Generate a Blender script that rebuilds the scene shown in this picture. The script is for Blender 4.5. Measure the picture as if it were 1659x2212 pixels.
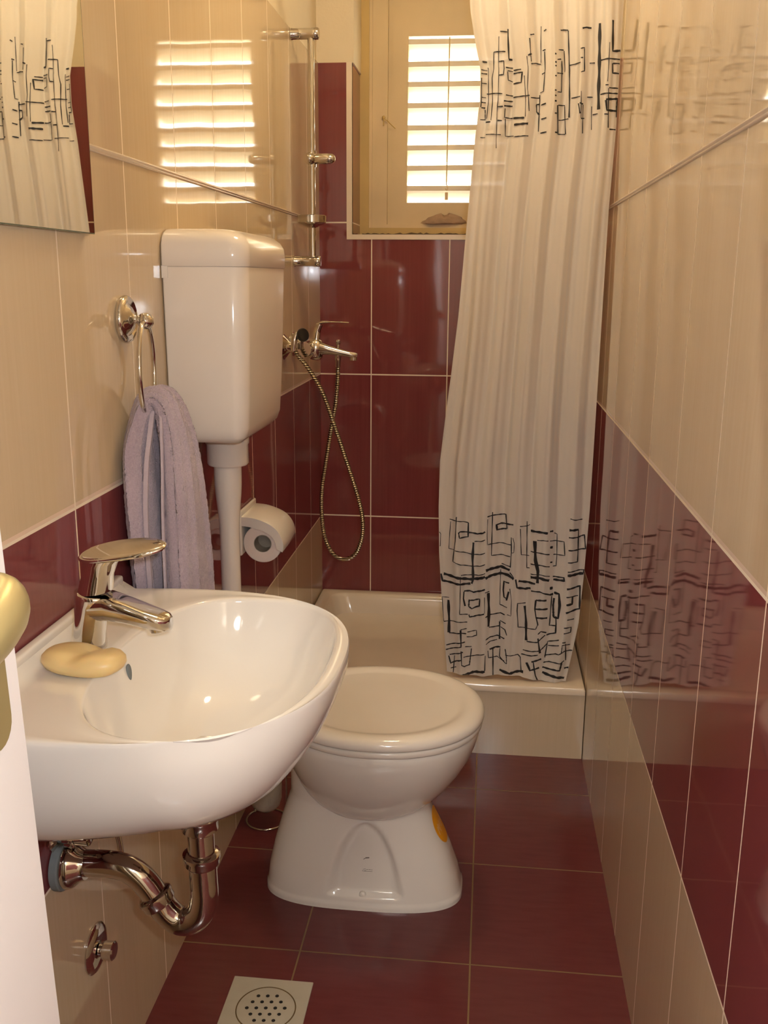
import bpy, bmesh, math, random
from mathutils import Vector, Matrix
random.seed(7)
for o in list(bpy.data.objects): bpy.data.objects.remove(o)
S = bpy.context.scene
COL = S.collection
PI = math.pi

# ---------------------------------------------------------------- camera
F_PX = 2087.3
CAM = Vector((0.5577, 0.0, 1.2603))
YAW, PITCH, ROLL = 0.1072, -0.2372, 0.0071
fw = Vector((-math.sin(YAW)*math.cos(PITCH), math.cos(YAW)*math.cos(PITCH), math.sin(PITCH)))
r0 = Vector((math.cos(YAW), math.sin(YAW), 0)); u0 = r0.cross(fw)
rt = r0*math.cos(ROLL) + u0*math.sin(ROLL); up = -r0*math.sin(ROLL) + u0*math.cos(ROLL)
cd = bpy.data.cameras.new('camera'); cam = bpy.data.objects.new('camera', cd); COL.objects.link(cam)
cd.sensor_fit = 'HORIZONTAL'; cd.sensor_width = 36.0; cd.lens = 36.0*F_PX/1659.0
cd.clip_start = 0.02; cd.clip_end = 60
cam.matrix_world = Matrix(((rt.x, up.x, -fw.x, CAM.x), (rt.y, up.y, -fw.y, CAM.y), (rt.z, up.z, -fw.z, CAM.z), (0, 0, 0, 1)))
S.camera = cam

# ---------------------------------------------------------------- view and light
S.view_settings.view_transform = 'Standard'; S.view_settings.look = 'None'
S.view_settings.gamma = 1.0; S.view_settings.use_curve_mapping = False
S.view_settings.exposure = 0.0
W_STRENGTH = 9.0
LAMP_STRENGTH = 84.0
FLASH_W = 25.0
HALL_W = 26.0

W = 0.8395; D = 3.186; TH = 0.4817; TW = 0.25; Z1 = 0.9514; TOP = 1.906; CEIL = 2.46

wd = bpy.data.worlds.new('outdoors'); S.world = wd; wd.use_nodes = True
nt = wd.node_tree; nt.nodes.clear()
wo = nt.nodes.new('ShaderNodeOutputWorld'); bg = nt.nodes.new('ShaderNodeBackground')
tc = nt.nodes.new('ShaderNodeTexCoord'); sx = nt.nodes.new('ShaderNodeSeparateXYZ')
rp = nt.nodes.new('ShaderNodeValToRGB')
rp.color_ramp.elements[0].position = 0.40; rp.color_ramp.elements[0].color = (.85, .78, .62, 1)
mid = rp.color_ramp.elements.new(.50); mid.color = (.42, .50, .20, 1)
rp.color_ramp.elements[-1].position = 0.54; rp.color_ramp.elements[-1].color = (1.0, .96, .84, 1)
mp = nt.nodes.new('ShaderNodeMath'); mp.operation = 'MULTIPLY_ADD'; mp.inputs[1].default_value = .5; mp.inputs[2].default_value = .5
nt.links.new(tc.outputs['Generated'], sx.inputs[0]); nt.links.new(sx.outputs['Z'], mp.inputs[0])
nt.links.new(mp.outputs[0], rp.inputs[0]); nt.links.new(rp.outputs[0], bg.inputs[0])
bg.inputs[1].default_value = W_STRENGTH
nt.links.new(bg.outputs[0], wo.inputs[0])

def lamp(name, kind, loc, energy, color, size=.1, rot=None):
    l = bpy.data.lights.new(name, kind); l.energy = energy; l.color = color
    if kind == 'AREA': l.shape = 'DISK'; l.size = size
    else: l.shadow_soft_size = size
    o = bpy.data.objects.new(name, l); o.location = loc
    if rot: o.rotation_euler = rot
    COL.objects.link(o); return o
lamp('camera_flash', 'POINT', CAM + rt*.045 + up*.045 - fw*.01, FLASH_W, (.90, .94, 1.0), .014)
lamp('hall_ceiling_light', 'AREA', (.35, -.95, 2.38), HALL_W, (1.0, .93, .84), .5)

# ---------------------------------------------------------------- node helpers
class NB:
    def __init__(s, name):
        s.m = bpy.data.materials.new(name); s.m.use_nodes = True
        s.t = s.m.node_tree; s.t.nodes.clear()
        s.out = s.n('ShaderNodeOutputMaterial'); s.b = s.n('ShaderNodeBsdfPrincipled')
        s.t.links.new(s.b.outputs[0], s.out.inputs[0])
    def n(s, k): return s.t.nodes.new(k)
    def l(s, a, b): s.t.links.new(a, b)
    def put(s, sock, v):
        if hasattr(v, 'is_output'): s.l(v, sock)
        else: sock.default_value = v
    def math(s, op, a, b=0.0, c=0.0, clamp=False):
        n = s.n('ShaderNodeMath'); n.operation = op; n.use_clamp = clamp
        s.put(n.inputs[0], a); s.put(n.inputs[1], b); s.put(n.inputs[2], c); return n.outputs[0]
    def mix(s, f, a, b):
        n = s.n('ShaderNodeMix'); n.data_type = 'RGBA'; s.put(n.inputs[0], f)
        s.put(n.inputs[6], a if hasattr(a, 'is_output') else (*a[:3], 1)); s.put(n.inputs[7], b if hasattr(b, 'is_output') else (*b[:3], 1)); return n.outputs[2]
    def pos(s):
        g = s.n('ShaderNodeNewGeometry'); x = s.n('ShaderNodeSeparateXYZ'); s.l(g.outputs['Position'], x.inputs[0]); s.P = g.outputs['Position']; return x.outputs
    def noise(s, scale, vec=None, detail=2.0, stretch=None, rough=.5):
        n = s.n('ShaderNodeTexNoise'); n.inputs['Scale'].default_value = scale; n.inputs['Detail'].default_value = detail; n.inputs['Roughness'].default_value = rough
        if vec is None: g = s.n('ShaderNodeNewGeometry'); vec = g.outputs['Position']
        if stretch:
            mpn = s.n('ShaderNodeMapping'); mpn.inputs['Scale'].default_value = stretch; s.l(vec, mpn.inputs[0]); vec = mpn.outputs[0]
        s.l(vec, n.inputs['Vector']); return n.outputs['Fac']
    def bump(s, h, dist, strength=1.0, normal=None):
        n = s.n('ShaderNodeBump'); n.inputs['Distance'].default_value = dist; n.inputs['Strength'].default_value = strength
        s.l(h, n.inputs['Height'])
        if normal is not None: s.l(normal, n.inputs['Normal'])
        return n.outputs[0]
    def set(s, **k):
        for a, v in k.items(): s.put(s.b.inputs[a.replace('_', ' ')], v)

def plain(name, col, rough=.4, metal=0.0, var=.06, nscale=18, bump=0.0, bscale=200, **k):
    b = NB(name)
    nz = b.noise(nscale)
    f = b.math('MULTIPLY_ADD', nz, 2*var, 1-var)
    vm = b.n('ShaderNodeVectorMath'); vm.operation = 'SCALE'; vm.inputs[0].default_value = col; b.l(f, vm.inputs['Scale'])
    b.l(vm.outputs[0], b.b.inputs['Base Color'])
    b.set(Roughness=rough, Metallic=metal)
    for a, v in k.items(): b.b.inputs[a.replace('_', ' ')].default_value = v
    if bump: b.l(b.bump(b.noise(bscale), bump), b.b.inputs['Normal'])
    return b.m

BEIGE = (.63, .495, .33); BURG = (.205, .045, .048); GROUT = (.86, .74, .59)
def tile_material(name, ax, u0, vertical=True, burg='band'):
    b = NB(name); X = b.pos(); p = X[ax]; z = X[2]
    u = b.math('DIVIDE', b.math('SUBTRACT', p, u0), TW)
    fu = b.math('ABSOLUTE', b.math('SUBTRACT', b.math('FRACT', b.math('ADD', u, 50.0)), .5))
    ju = b.math('GREATER_THAN', fu, .5 - .0017/TW)
    v = b.math('DIVIDE', b.math('SUBTRACT', z, Z1), TH)
    fv = b.math('ABSOLUTE', b.math('SUBTRACT', b.math('FRACT', b.math('ADD', v, 50.0)), .5))
    jv = b.math('GREATER_THAN', fv, .5 - .0021/TH)
    j = b.math('MAXIMUM', ju, jv)
    st = b.noise(9.0, stretch=(14, 14, .35), detail=3.0)
    st2 = b.noise(60.0, stretch=(3, 3, .1), detail=2.0)
    sf = b.math('ADD', b.math('MULTIPLY', st, .65), b.math('MULTIPLY', st2, .35))
    be = b.mix(sf, (BEIGE[0]*.93, BEIGE[1]*.91, BEIGE[2]*.86), (BEIGE[0]*1.07, BEIGE[1]*1.09, BEIGE[2]*1.14))
    bu = b.mix(sf, (BURG[0]*.84, BURG[1]*.78, BURG[2]*.78), (BURG[0]*1.16, BURG[1]*1.25, BURG[2]*1.25))
    if not vertical: j = b.math('GREATER_THAN', 0.0, 1.0)
    if burg == 'all': base = bu
    elif burg == 'none': base = be
    else:
        inb = b.math('MULTIPLY', b.math('GREATER_THAN', z, Z1-TH), b.math('LESS_THAN', z, Z1))
        base = b.mix(inb, be, bu)
        # pale bevelled edge strip along the colour change
        e1 = b.math('LESS_THAN', b.math('ABSOLUTE', b.math('SUBTRACT', z, Z1+.0035)), .0040)
        base = b.mix(e1, base, (.80, .62, .49))
    colr = b.mix(j, base, GROUT)
    b.l(colr, b.b.inputs['Base Color'])
    b.l(b.math('MULTIPLY_ADD', j, .5, .045), b.b.inputs['Roughness'])
    h = b.math('MULTIPLY', j, -1.0)
    n1 = b.bump(h, .0006, .6)
    n2 = b.bump(b.noise(5.0, detail=1.0), .0030, .2, n1)
    b.l(n2, b.b.inputs['Normal'])
    b.set(IOR=1.58)
    return b.m

def floor_material():
    b = NB('burgundy floor tile'); X = b.pos(); ft = .3261
    def jn(s, o):
        q = b.math('DIVIDE', b.math('SUBTRACT', s, o), ft)
        return b.math('GREATER_THAN', b.math('ABSOLUTE', b.math('SUBTRACT', b.math('FRACT', b.math('ADD', q, 50.0)), .5)), .5 - .0016/ft)
    j = b.math('MAXIMUM', jn(X[0], .2307), jn(X[1], 2.2367))
    sf = b.noise(14.0, stretch=(1, 6, 1), detail=3.0)
    c = b.mix(sf, (.102, .018, .019), (.145, .031, .032))
    b.l(b.mix(j, c, (.20, .115, .045)), b.b.inputs['Base Color'])
    b.l(b.math('MULTIPLY_ADD', j, .4, .20), b.b.inputs['Roughness'])
    n1 = b.bump(b.math('MULTIPLY', j, -1.0), .0008, .7)
    b.l(b.bump(b.noise(30.0), .001, .25, n1), b.b.inputs['Normal'])
    return b.m

M_LEFT = tile_material('glossy wall tile left', 1, 2.7333)
M_RIGHT = tile_material('glossy wall tile right', 1, 2.2015)
M_BACK = tile_material('burgundy wall tile', 0, .169, burg='all')
M_REVEAL = tile_material('burgundy reveal tile', 1, 2.9, burg='all')
M_APRON = tile_material('beige apron tile', 0, .1, vertical=False, burg='none')
M_FLOOR = floor_material()
M_PAINT = plain('cream wall paint', (.76, .65, .47), .8, var=.03, bump=.0006, bscale=120)
M_TRIMC = plain('pale corner strip', (.80, .66, .52), .3, var=.03)
M_LIST = plain('beige relief strip', (.74, .60, .45), .12, var=.05)
M_FRAME = plain('aged cream window paint', (.72, .56, .32), .45, var=.12, nscale=7, bump=.0006, bscale=60)
M_FRAMED = plain('yellowed frame paint', (.60, .42, .15), .5, var=.15, nscale=9)
M_SLAT = plain('pale shutter slat', (.86, .77, .62), .55, var=.05)
M_PORC = plain('white vitreous china', (.80, .745, .67), .08, var=.015, IOR=1.55, Coat_Weight=.4, Coat_Roughness=.03)
M_SINK = plain('white sink glaze', (.82, .775, .71), .07, var=.01, IOR=1.55, Coat_Weight=.4, Coat_Roughness=.03)
M_PLAST = plain('white cistern plastic', (.83, .75, .66), .13, var=.015, IOR=1.5)
M_LID = plain('white seat plastic', (.80, .735, .645), .12, var=.015, IOR=1.5)
M_TRAY = plain('cream shower tray enamel', (.78, .66, .52), .10, var=.02, IOR=1.5)
M_CHROME = plain('polished chrome', (.66, .63, .60), .06, metal=1.0, var=.03)
M_CHROMED = plain('worn chrome pipe', (.60, .56, .50), .09, metal=1.0, var=.10, nscale=25)
M_BRASS = plain('satin brass handle', (.52, .43, .20), .36, metal=.55, var=.05)
M_DOOR = plain('white door paint', (.84, .80, .78), .35, var=.01)
M_DOOREDGE = plain('cream door edge', (.86, .74, .50), .45, var=.03)
M_RUBBER = plain('grey pipe collar', (.17, .19, .19), .6, var=.25, nscale=40)
M_BLACK = plain('black plastic', (.012, .012, .014), .3, var=.1)
M_SOAP = plain('yellow soap', (.80, .60, .28), .38, var=.04, Subsurface_Weight=.35, Subsurface_Scale=.02, Subsurface_Radius=(1, .6, .3))
M_PAPER = plain('white tissue paper', (.84, .72, .64), .9, var=.03, bump=.0005, bscale=300)
M_CARD = plain('grey cardboard tube', (.34, .29, .23), .9, var=.08)
M_DRAIN = plain('grey drain plastic', (.42, .38, .30), .42, var=.10, nscale=30)
M_DRAING = plain('brown drain groove', (.12, .07, .02), .7, var=.3, nscale=60)
M_HOLE = plain('black drain hole', (.006, .005, .004), .8)
M_STICK = plain('orange sticker', (.86, .36, .008), .35, var=.05)
M_STICKT = plain('pale sticker print', (.85, .62, .35), .4)
M_INK = plain('grey printed mark', (.16, .13, .11), .6)
M_PRINT = plain('black curtain print', (.014, .012, .012), .55)
M_BRUSHC = plain('frosted brush cup', (.52, .43, .32), .45, var=.15, nscale=60, bump=.002, bscale=70)
M_STONE = plain('brown grey stone', (.40, .27, .17), .7, var=.25, nscale=40, bump=.004, bscale=60)
M_MIRROR = plain('mirror silver', (.90, .91, .87), .01, metal=1.0, var=.0)
M_MEDGE = plain('green glass edge', (.10, .12, .08), .1)
M_HALL = plain('hall wall paint', (.74, .68, .58), .8, var=.03)
M_HALLF = plain('hall wooden floor', (.25, .13, .06), .4, var=.2, nscale=12)

def towel_material():
    b = NB('lavender terry cloth')
    nz = b.noise(330.0, detail=3.0, rough=.8); n2 = b.noise(14.0, detail=2.0, stretch=(1, 1, .5))
    f = b.math('ADD', b.math('MULTIPLY', nz, .5), b.math('MULTIPLY', n2, .5))
    b.l(b.mix(b.math('MULTIPLY_ADD', f, 1.8, -.4, clamp=True), (.32, .23, .30), (.72, .58, .63)), b.b.inputs['Base Color'])
    b.set(Roughness=.95, Sheen_Weight=.5, Sheen_Roughness=.5)
    b.l(b.bump(nz, .004, .9), b.b.inputs['Normal']); return b.m
M_TOWEL = towel_material()
M_HEM = plain('lavender towel hem', (.52, .43, .47), .9, var=.08, nscale=60, bump=.0008, bscale=400)

def curtain_material():
    b = NB('white translucent curtain')
    b.t.nodes.remove(b.b)
    nz = b.noise(7.0, stretch=(6, 6, .4))
    c = b.mix(nz, (.82, .755, .67), (.88, .815, .73))
    di = b.n('ShaderNodeBsdfDiffuse'); b.l(c, di.inputs[0])
    tl = b.n('ShaderNodeBsdfTranslucent'); b.l(c, tl.inputs[0])
    tr = b.n('ShaderNodeBsdfTransparent'); tr.inputs[0].default_value = (.95, .92, .88, 1)
    gl = b.n('ShaderNodeBsdfGlossy'); gl.inputs['Roughness'].default_value = .28
    m1 = b.n('ShaderNodeMixShader'); m1.inputs[0].default_value = .34
    b.l(di.outputs[0], m1.inputs[1]); b.l(tl.outputs[0], m1.inputs[2])
    m2 = b.n('ShaderNodeMixShader'); m2.inputs[0].default_value = .015
    b.l(m1.outputs[0], m2.inputs[1]); b.l(tr.outputs[0], m2.inputs[2])
    m3 = b.n('ShaderNodeMixShader'); lw = b.n('ShaderNodeLayerWeight'); lw.inputs[0].default_value = .25
    b.l(b.math('MULTIPLY', lw.outputs['Fresnel'], .35), m3.inputs[0])
    b.l(m2.outputs[0], m3.inputs[1]); b.l(gl.outputs[0], m3.inputs[2])
    b.l(m3.outputs[0], b.out.inputs[0]); return b.m
M_CURT = curtain_material()

def lampglow():
    b = NB('warm lamp glass'); b.t.nodes.remove(b.b)
    e = b.n('ShaderNodeEmission'); e.inputs[0].default_value = (1.0, .80, .50, 1); e.inputs[1].default_value = LAMP_STRENGTH
    b.l(e.outputs[0], b.out.inputs[0]); return b.m
M_GLOW = lampglow()

# ---------------------------------------------------------------- mesh helpers
def wloc(o):
    v = Vector(o.location)
    while o.parent: o = o.parent; v += Vector(o.location)
    return v
def mk(name, vs, fs, mat, parent=None, smooth=True, mats=None, fm=None, angle=None):
    off = wloc(parent) if parent else Vector((0, 0, 0))
    me = bpy.data.meshes.new(name)
    me.from_pydata([tuple(Vector(v)-off) for v in vs], [], fs)
    me.materials.append(mat)
    for m in (mats or []): me.materials.append(m)
    if fm:
        for i, k in enumerate(fm): me.polygons[i].material_index = k
    bm = bmesh.new(); bm.from_mesh(me); bmesh.ops.recalc_face_normals(bm, faces=bm.faces)
    if angle is not None:
        for e in bm.edges:
            if len(e.link_faces) == 2 and e.calc_face_angle(0) > math.radians(angle): e.smooth = False
    bm.to_mesh(me); bm.free()
    for p in me.polygons: p.use_smooth = smooth
    o = bpy.data.objects.new(name, me); COL.objects.link(o)
    if parent: o.parent = parent
    return o
def empty(name, loc, label=None, cat=None, group=None):
    o = bpy.data.objects.new(name, None); o.location = loc; o.empty_display_size = .05; COL.objects.link(o)
    if label: o['label'] = label; o['category'] = cat
    if group: o['group'] = group
    return o
def tag(o, label, cat, group=None):
    o['label'] = label; o['category'] = cat
    if group: o['group'] = group
    return o
def struct(o, label=None):
    o['kind'] = 'structure'
    if label: o['label'] = label
    return o
class G:
    """collects vertices and faces of one mesh"""
    def __init__(s): s.v = []; s.f = []; s.m = []
    def add(s, vs, fs, m=0):
        n = len(s.v); s.v += [tuple(v) for v in vs]; s.f += [tuple(i+n for i in f) for f in fs]; s.m += [m]*len(fs); return s
    def box(s, a, b, m=0):
        x0, y0, z0 = a; x1, y1, z1 = b
        return s.add([(x0,y0,z0),(x1,y0,z0),(x1,y1,z0),(x0,y1,z0),(x0,y0,z1),(x1,y0,z1),(x1,y1,z1),(x0,y1,z1)],
                     [(0,3,2,1),(4,5,6,7),(0,1,5,4),(1,2,6,5),(2,3,7,6),(3,0,4,7)], m)
    def loft(s, rings, cap0=True, cap1=True, closed=True, m=0):
        n = len(rings[0]); vs = [p for r in rings for p in r]; fs = []
        for i in range(len(rings)-1):
            for j in range(n if closed else n-1):
                k = (j+1) % n
                fs.append((i*n+j, i*n+k, (i+1)*n+k, (i+1)*n+j))
        if cap0: fs.append(tuple(range(n-1, -1, -1)))
        if cap1: fs.append(tuple((len(rings)-1)*n+j for j in range(n)))
        return s.add(vs, fs, m)
    def tube(s, path, rad, seg=16, m=0, flat=1.0, cap=True):
        P = [Vector(p) for p in path]; n = len(P); rings = []
        t0 = (P[1]-P[0]).normalized()
        a = Vector((0, 0, 1)) if abs(t0.z) < .9 else Vector((0, 1, 0))
        u = t0.cross(a).normalized()
        for i in range(n):
            t = (P[min(i+1, n-1)]-P[max(i-1, 0)]).normalized()
            u = (u - t*u.dot(t)).normalized(); v = t.cross(u)
            r = rad(i/(n-1)) if callable(rad) else rad
            rings.append([P[i]+u*r*math.cos(2*PI*k/seg)+v*r*flat*math.sin(2*PI*k/seg) for k in range(seg)])
        return s.loft(rings, cap, cap, m=m)
    def lathe(s, c, axis, prof, seg=40, m=0, cap0=True, cap1=True):
        c = Vector(c); ax = Vector(axis).normalized()
        a = Vector((0, 0, 1)) if abs(ax.z) < .9 else Vector((1, 0, 0))
        u = ax.cross(a).normalized(); v = ax.cross(u)
        return s.loft([[c+ax*h+(u*math.cos(2*PI*k/seg)+v*math.sin(2*PI*k/seg))*r for k in range(seg)] for r, h in prof], cap0, cap1, m=m)
    def sphere(s, c, r, seg=24, m=0, sc=(1, 1, 1)):
        c = Vector(c); rings = []
        for i in range(1, 12):
            t = PI*i/12
            rings.append([c+Vector((sc[0]*r*math.sin(t)*math.cos(2*PI*k/seg), sc[1]*r*math.sin(t)*math.sin(2*PI*k/seg), sc[2]*r*math.cos(t))) for k in range(seg)])
        return s.loft(rings, m=m)
    def rbox(s, a, b, r, seg=3, m=0):
        bm = bmesh.new(); bmesh.ops.create_cube(bm, size=1)
        for v in bm.verts: v.co = Vector([a[i]+(v.co[i]+.5)*(b[i]-a[i]) for i in range(3)])
        bmesh.ops.bevel(bm, geom=bm.edges[:], offset=r, segments=seg, profile=.5, affect='EDGES')
        bm.verts.index_update()
        s.add([v.co.copy() for v in bm.verts], [tuple(v.index for v in f.verts) for f in bm.faces], m); bm.free(); return s
    def mk(s, name, mat, parent=None, smooth=True, mats=None, angle=40):
        return mk(name, s.v, s.f, mat, parent, smooth, mats, s.m if mats else None, angle)
def spline(pts, n=8, closed=False):
    P = [Vector(p) for p in pts]; out = []
    N = len(P); rng = N if closed else N-1
    for i in range(rng):
        if closed: a, b, c, d = P[(i-1) % N], P[i], P[(i+1) % N], P[(i+2) % N]
        else: a, b, c, d = P[max(i-1, 0)], P[i], P[i+1], P[min(i+2, N-1)]
        for k in range(n):
            t = k/n
            out.append(.5*((2*b)+(c-a)*t+(2*a-5*b+4*c-d)*t*t+(3*b-a-3*c+d)*t**3))
    if not closed: out.append(P[-1])
    return out
def se(cx, cy, z, a, b, n=2.0, N=64, aneg=None):
    out = []
    for k in range(N):
        t = 2*PI*k/N; c, s_ = math.cos(t), math.sin(t)
        A = a if c >= 0 or aneg is None else aneg
        out.append(Vector((cx+A*math.copysign(abs(c)**(2/n), c), cy+b*math.copysign(abs(s_)**(2/n), s_), z)))
    return out
def rrect(x0, y0, x1, y1, z, r, k=6):
    out = []
    for cx, cy, a0 in ((x1-r, y1-r, 0), (x0+r, y1-r, 90), (x0+r, y0+r, 180), (x1-r, y0+r, 270)):
        for i in range(k+1):
            a = math.radians(a0+90*i/k); out.append(Vector((cx+r*math.cos(a), cy+r*math.sin(a), z)))
    return out
def interp(x, tab):
    if x <= tab[0][0]: return tab[0][1]
    for (a, b), (c, d) in zip(tab, tab[1:]):
        if x <= c:
            t = (x-a)/(c-a); return b+(d-b)*t
    return tab[-1][1]
def smooth01(t): t = max(0, min(1, t)); return t*t*(3-2*t)

# ================================================================= ROOM SHELL
HY = -.12          # inner face of the front wall
g = G(); g.box((-.12, HY-.1, -.1), (W+.12, D+.35, 0)); struct(g.mk('floor', M_FLOOR, smooth=False))
g = G(); g.box((-.12, HY-.1, CEIL), (W+.12, D+.35, CEIL+.1)); struct(g.mk('ceiling', M_PAINT, smooth=False))
g = G(); g.box((-.12, HY, 0), (0, D+.02, TOP)); g.box((-.12, HY, TOP), (-.006, D+.02, CEIL), 1)
struct(g.mk('wall_left', M_LEFT, smooth=False, mats=[M_PAINT]))
g = G(); g.box((W, HY, 0), (W+.12, D+.02, TOP)); g.box((W+.006, HY, TOP), (W+.12, D+.02, CEIL), 1)
struct(g.mk('wall_right', M_RIGHT, smooth=False, mats=[M_PAINT]))
# back wall with window opening x .108-.700, z 1.392-2.26
OX0, OX1, OZ0, OZ1 = .106, .715, 1.396, 2.27
g = G(); Y2 = D+.30
g.box((-.006, D, 0), (W+.006, Y2, OZ0)); g.box((-.006, D, OZ0), (OX0, Y2, TOP)); g.box((OX1, D, OZ0), (W+.006, Y2, TOP))
g.box((-.006, D+.006, TOP), (OX0+.004, Y2, CEIL), 1); g.box((OX1-.004, D+.006, TOP), (W+.006, Y2, CEIL), 1)
g.box((OX0+.004, D+.006, OZ1), (OX1-.004, Y2, CEIL), 1)
struct(g.mk('wall_back', M_BACK, smooth=False, mats=[M_PAINT]))
# front wall with doorway x .17-.83
g = G(); g.box((-.12, HY-.1, 0), (.165, HY, CEIL)); g.box((.165, HY-.1, 2.06), (W+.12, HY, CEIL))
struct(g.mk('wall_front', M_PAINT, smooth=False))
g = G()
g.box((-.72, -1.72, -.1), (1.72, HY-.1, 0), 1); g.box((-.72, -1.72, CEIL), (1.72, HY-.1, CEIL+.1))
g.box((-.82, -1.72, 0), (-.72, HY-.1, CEIL)); g.box((1.62, -1.72, 0), (1.72, HY-.1, CEIL)); g.box((-.82, -1.82, 0), (1.72, -1.72, CEIL))
g.box((-.72, HY-.16, 0), (-.12, HY-.1, CEIL)); g.box((W+.12, HY-.16, 0), (1.62, HY-.1, CEIL))
struct(g.mk('wall_hall', M_HALL, smooth=False, mats=[M_HALLF]))
# window corner strip (L-shaped edge profile around the opening)
g = G()
g.box((.0885, D-.003, 1.381), (.106, D+.012, TOP)); g.box((OX1, D-.003, 1.381), (OX1+.0175, D+.012, TOP)); g.box((.106, D-.003, 1.381), (OX1, D+.012, 1.3965))
struct(g.mk('trim_1', M_TRIMC, smooth=False))
# listello relief strips
for nm, x, sg in (('trim_2', 0.0, 1), ('trim_3', W, -1)):
    g = G(); zc = Z1+TH
    prof = [(0, -.0075), (.003, -.0072), (.0045, -.005), (.0038, -.002), (.0065, .001), (.0068, .004), (.004, .0068), (0, .0075)]
    g.loft([[Vector((x+sg*a*.8, y, zc+b*.62)) for a, b in prof] for y in (HY+.001, D-.0005)], closed=True)
    struct(g.mk(nm, M_LIST, angle=60))
# back wall frame reveal tiles are part of the wall; window behind
WY = D+.205
win = G()
fr = WY
# outer fixed frame
def frame(g, x0, x1, z0, z1, w, y0, y1, m=0, wb=None, wt=None):
    wb = w if wb is None else wb; wt = w if wt is None else wt
    g.box((x0, y0, z0), (x0+w, y1, z1), m); g.box((x1-w, y0, z0), (x1, y1, z1), m)
    g.box((x0+w, y0, z0), (x1-w, y1, z0+wb), m); g.box((x0+w, y0, z1-wt), (x1-w, y1, z1), m)
frame(win, OX0, OX1, OZ0, OZ1, .030, WY-.02, WY+.05, 1)
wo_ = win.mk('window_1', M_FRAME, smooth=False, mats=[M_FRAMED]); struct(wo_, 'cream painted window frame set deep in the back wall')
g = G(); frame(g, OX0+.030, OX1-.030, OZ0+.030, OZ1-.030, .060, WY-.008, WY+.035, wb=.012, wt=.10)
g.box((OX0+.030, WY-.014, OZ0+.030), (OX0+.040, WY-.008, OZ1-.03))
g.mk('window_sash', M_FRAME, wo_, smooth=False)
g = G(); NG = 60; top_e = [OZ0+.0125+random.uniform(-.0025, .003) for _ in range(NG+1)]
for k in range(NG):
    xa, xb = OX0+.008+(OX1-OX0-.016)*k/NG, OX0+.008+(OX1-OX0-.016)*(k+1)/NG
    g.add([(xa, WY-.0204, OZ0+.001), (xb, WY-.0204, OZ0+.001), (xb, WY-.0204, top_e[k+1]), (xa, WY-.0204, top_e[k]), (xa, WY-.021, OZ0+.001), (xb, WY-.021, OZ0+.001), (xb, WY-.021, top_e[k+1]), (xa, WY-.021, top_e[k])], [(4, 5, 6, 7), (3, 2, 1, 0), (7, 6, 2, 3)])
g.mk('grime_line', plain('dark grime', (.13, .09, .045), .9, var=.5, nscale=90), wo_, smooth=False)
SX0, SX1, SZ0, SZ1 = .2095, .640, OZ0+.042, 2.095
g = G(); frame(g, .150, .690, OZ0+.032, OZ1-.032, .0595, WY+.012, WY+.040, wb=.0098, wt=OZ1-.032-2.095)
g.mk('shutter_surround', M_FRAME, wo_, smooth=False)
g = G(); frame(g, SX0, SX1, SZ0, SZ1, .052, WY+.006, WY+.040, wb=1.509-SZ0, wt=SZ1-2.024)
g.mk('shutter_frame', M_FRAME, wo_, smooth=False)
sx0, sx1 = SX0+.052, SX1-.052
for i, zc in enumerate([2.008, 1.940, 1.879, 1.814, 1.745, 1.682, 1.618, 1.554]):
    g = G(); wob = random.uniform(-.002, .002)
    yi, yo = WY+.012, WY+.072; th = .0165; dz = -.034
    a = [Vector((0, yi, zc+th/2)), Vector((0, yi+.004, zc+th/2+.002)), Vector((0, yo, zc+dz+th/2)), Vector((0, yo, zc+dz-th/4)), Vector((0, yi+.004, zc-th/2)), Vector((0, yi, zc-th/2+.001))]
    g.loft([[Vector((x, p.y, p.z+wob*(x-sx0)*4)) for p in a] for x in [sx0-.002+(sx1-sx0+.004)*k/8 for k in range(9)]])
    g.mk('slat', M_SLAT, wo_, smooth=False)
g = G(); g.tube([(.395, WY+.006, 2.02), (.3945, WY+.004, 1.80), (.394, WY+.006, 1.565)], .0022, 8)
g.tube(spline([(.394, WY+.006, 1.567), (.399, WY, 1.556), (.396, WY-.002, 1.547), (.391, WY, 1.553)], 5), .0016, 8)
g.rbox((.390, WY-.003, 1.517), (.400, WY+.004, 1.541), .001)
g.mk('tilt_rod', M_FRAME, wo_)
g = G(); g.tube([(.178, WY-.014, 1.772), (.196, WY-.02, 1.765), (.222, WY-.004, 1.742)], .0016, 8); g.sphere((.184, WY-.014, 1.775), .006, 12); g.tube([(.185, WY-.016, 1.772), (.184, WY-.018, 1.750)], .002, 8)
g.mk('latch_hook', M_FRAMED, wo_)
# stone on the ledge of the window
g = G(); rings = []
prof = [(0.0, .80), (.003, 1.0), (.010, .93), (.018, .80), (.024, .58), (.028, .22)]
for h, s_ in prof:
    ring = []
    for k in range(28):
        t = 2*PI*k/28
        w_ = 1+.16*math.sin(3*t+1)+.10*math.sin(5*t+h*160)+.07*math.sin(11*t+h*300)
        ring.append(Vector((.380+.068*s_*w_*math.cos(t)+.010*(h/.03), WY-.012+.014*s_*w_*math.sin(t)*.8, OZ0+.0425+h*(1+.22*math.sin(2*t+.5)+.10*math.sin(5*t)))))
    rings.append(ring)
g.loft(rings)
g.add([], [])
stn = tag(g.mk('stone', M_STONE, angle=50), 'flat brown grey stone lying on the bottom ledge of the shuttered window', 'stone')

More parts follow.
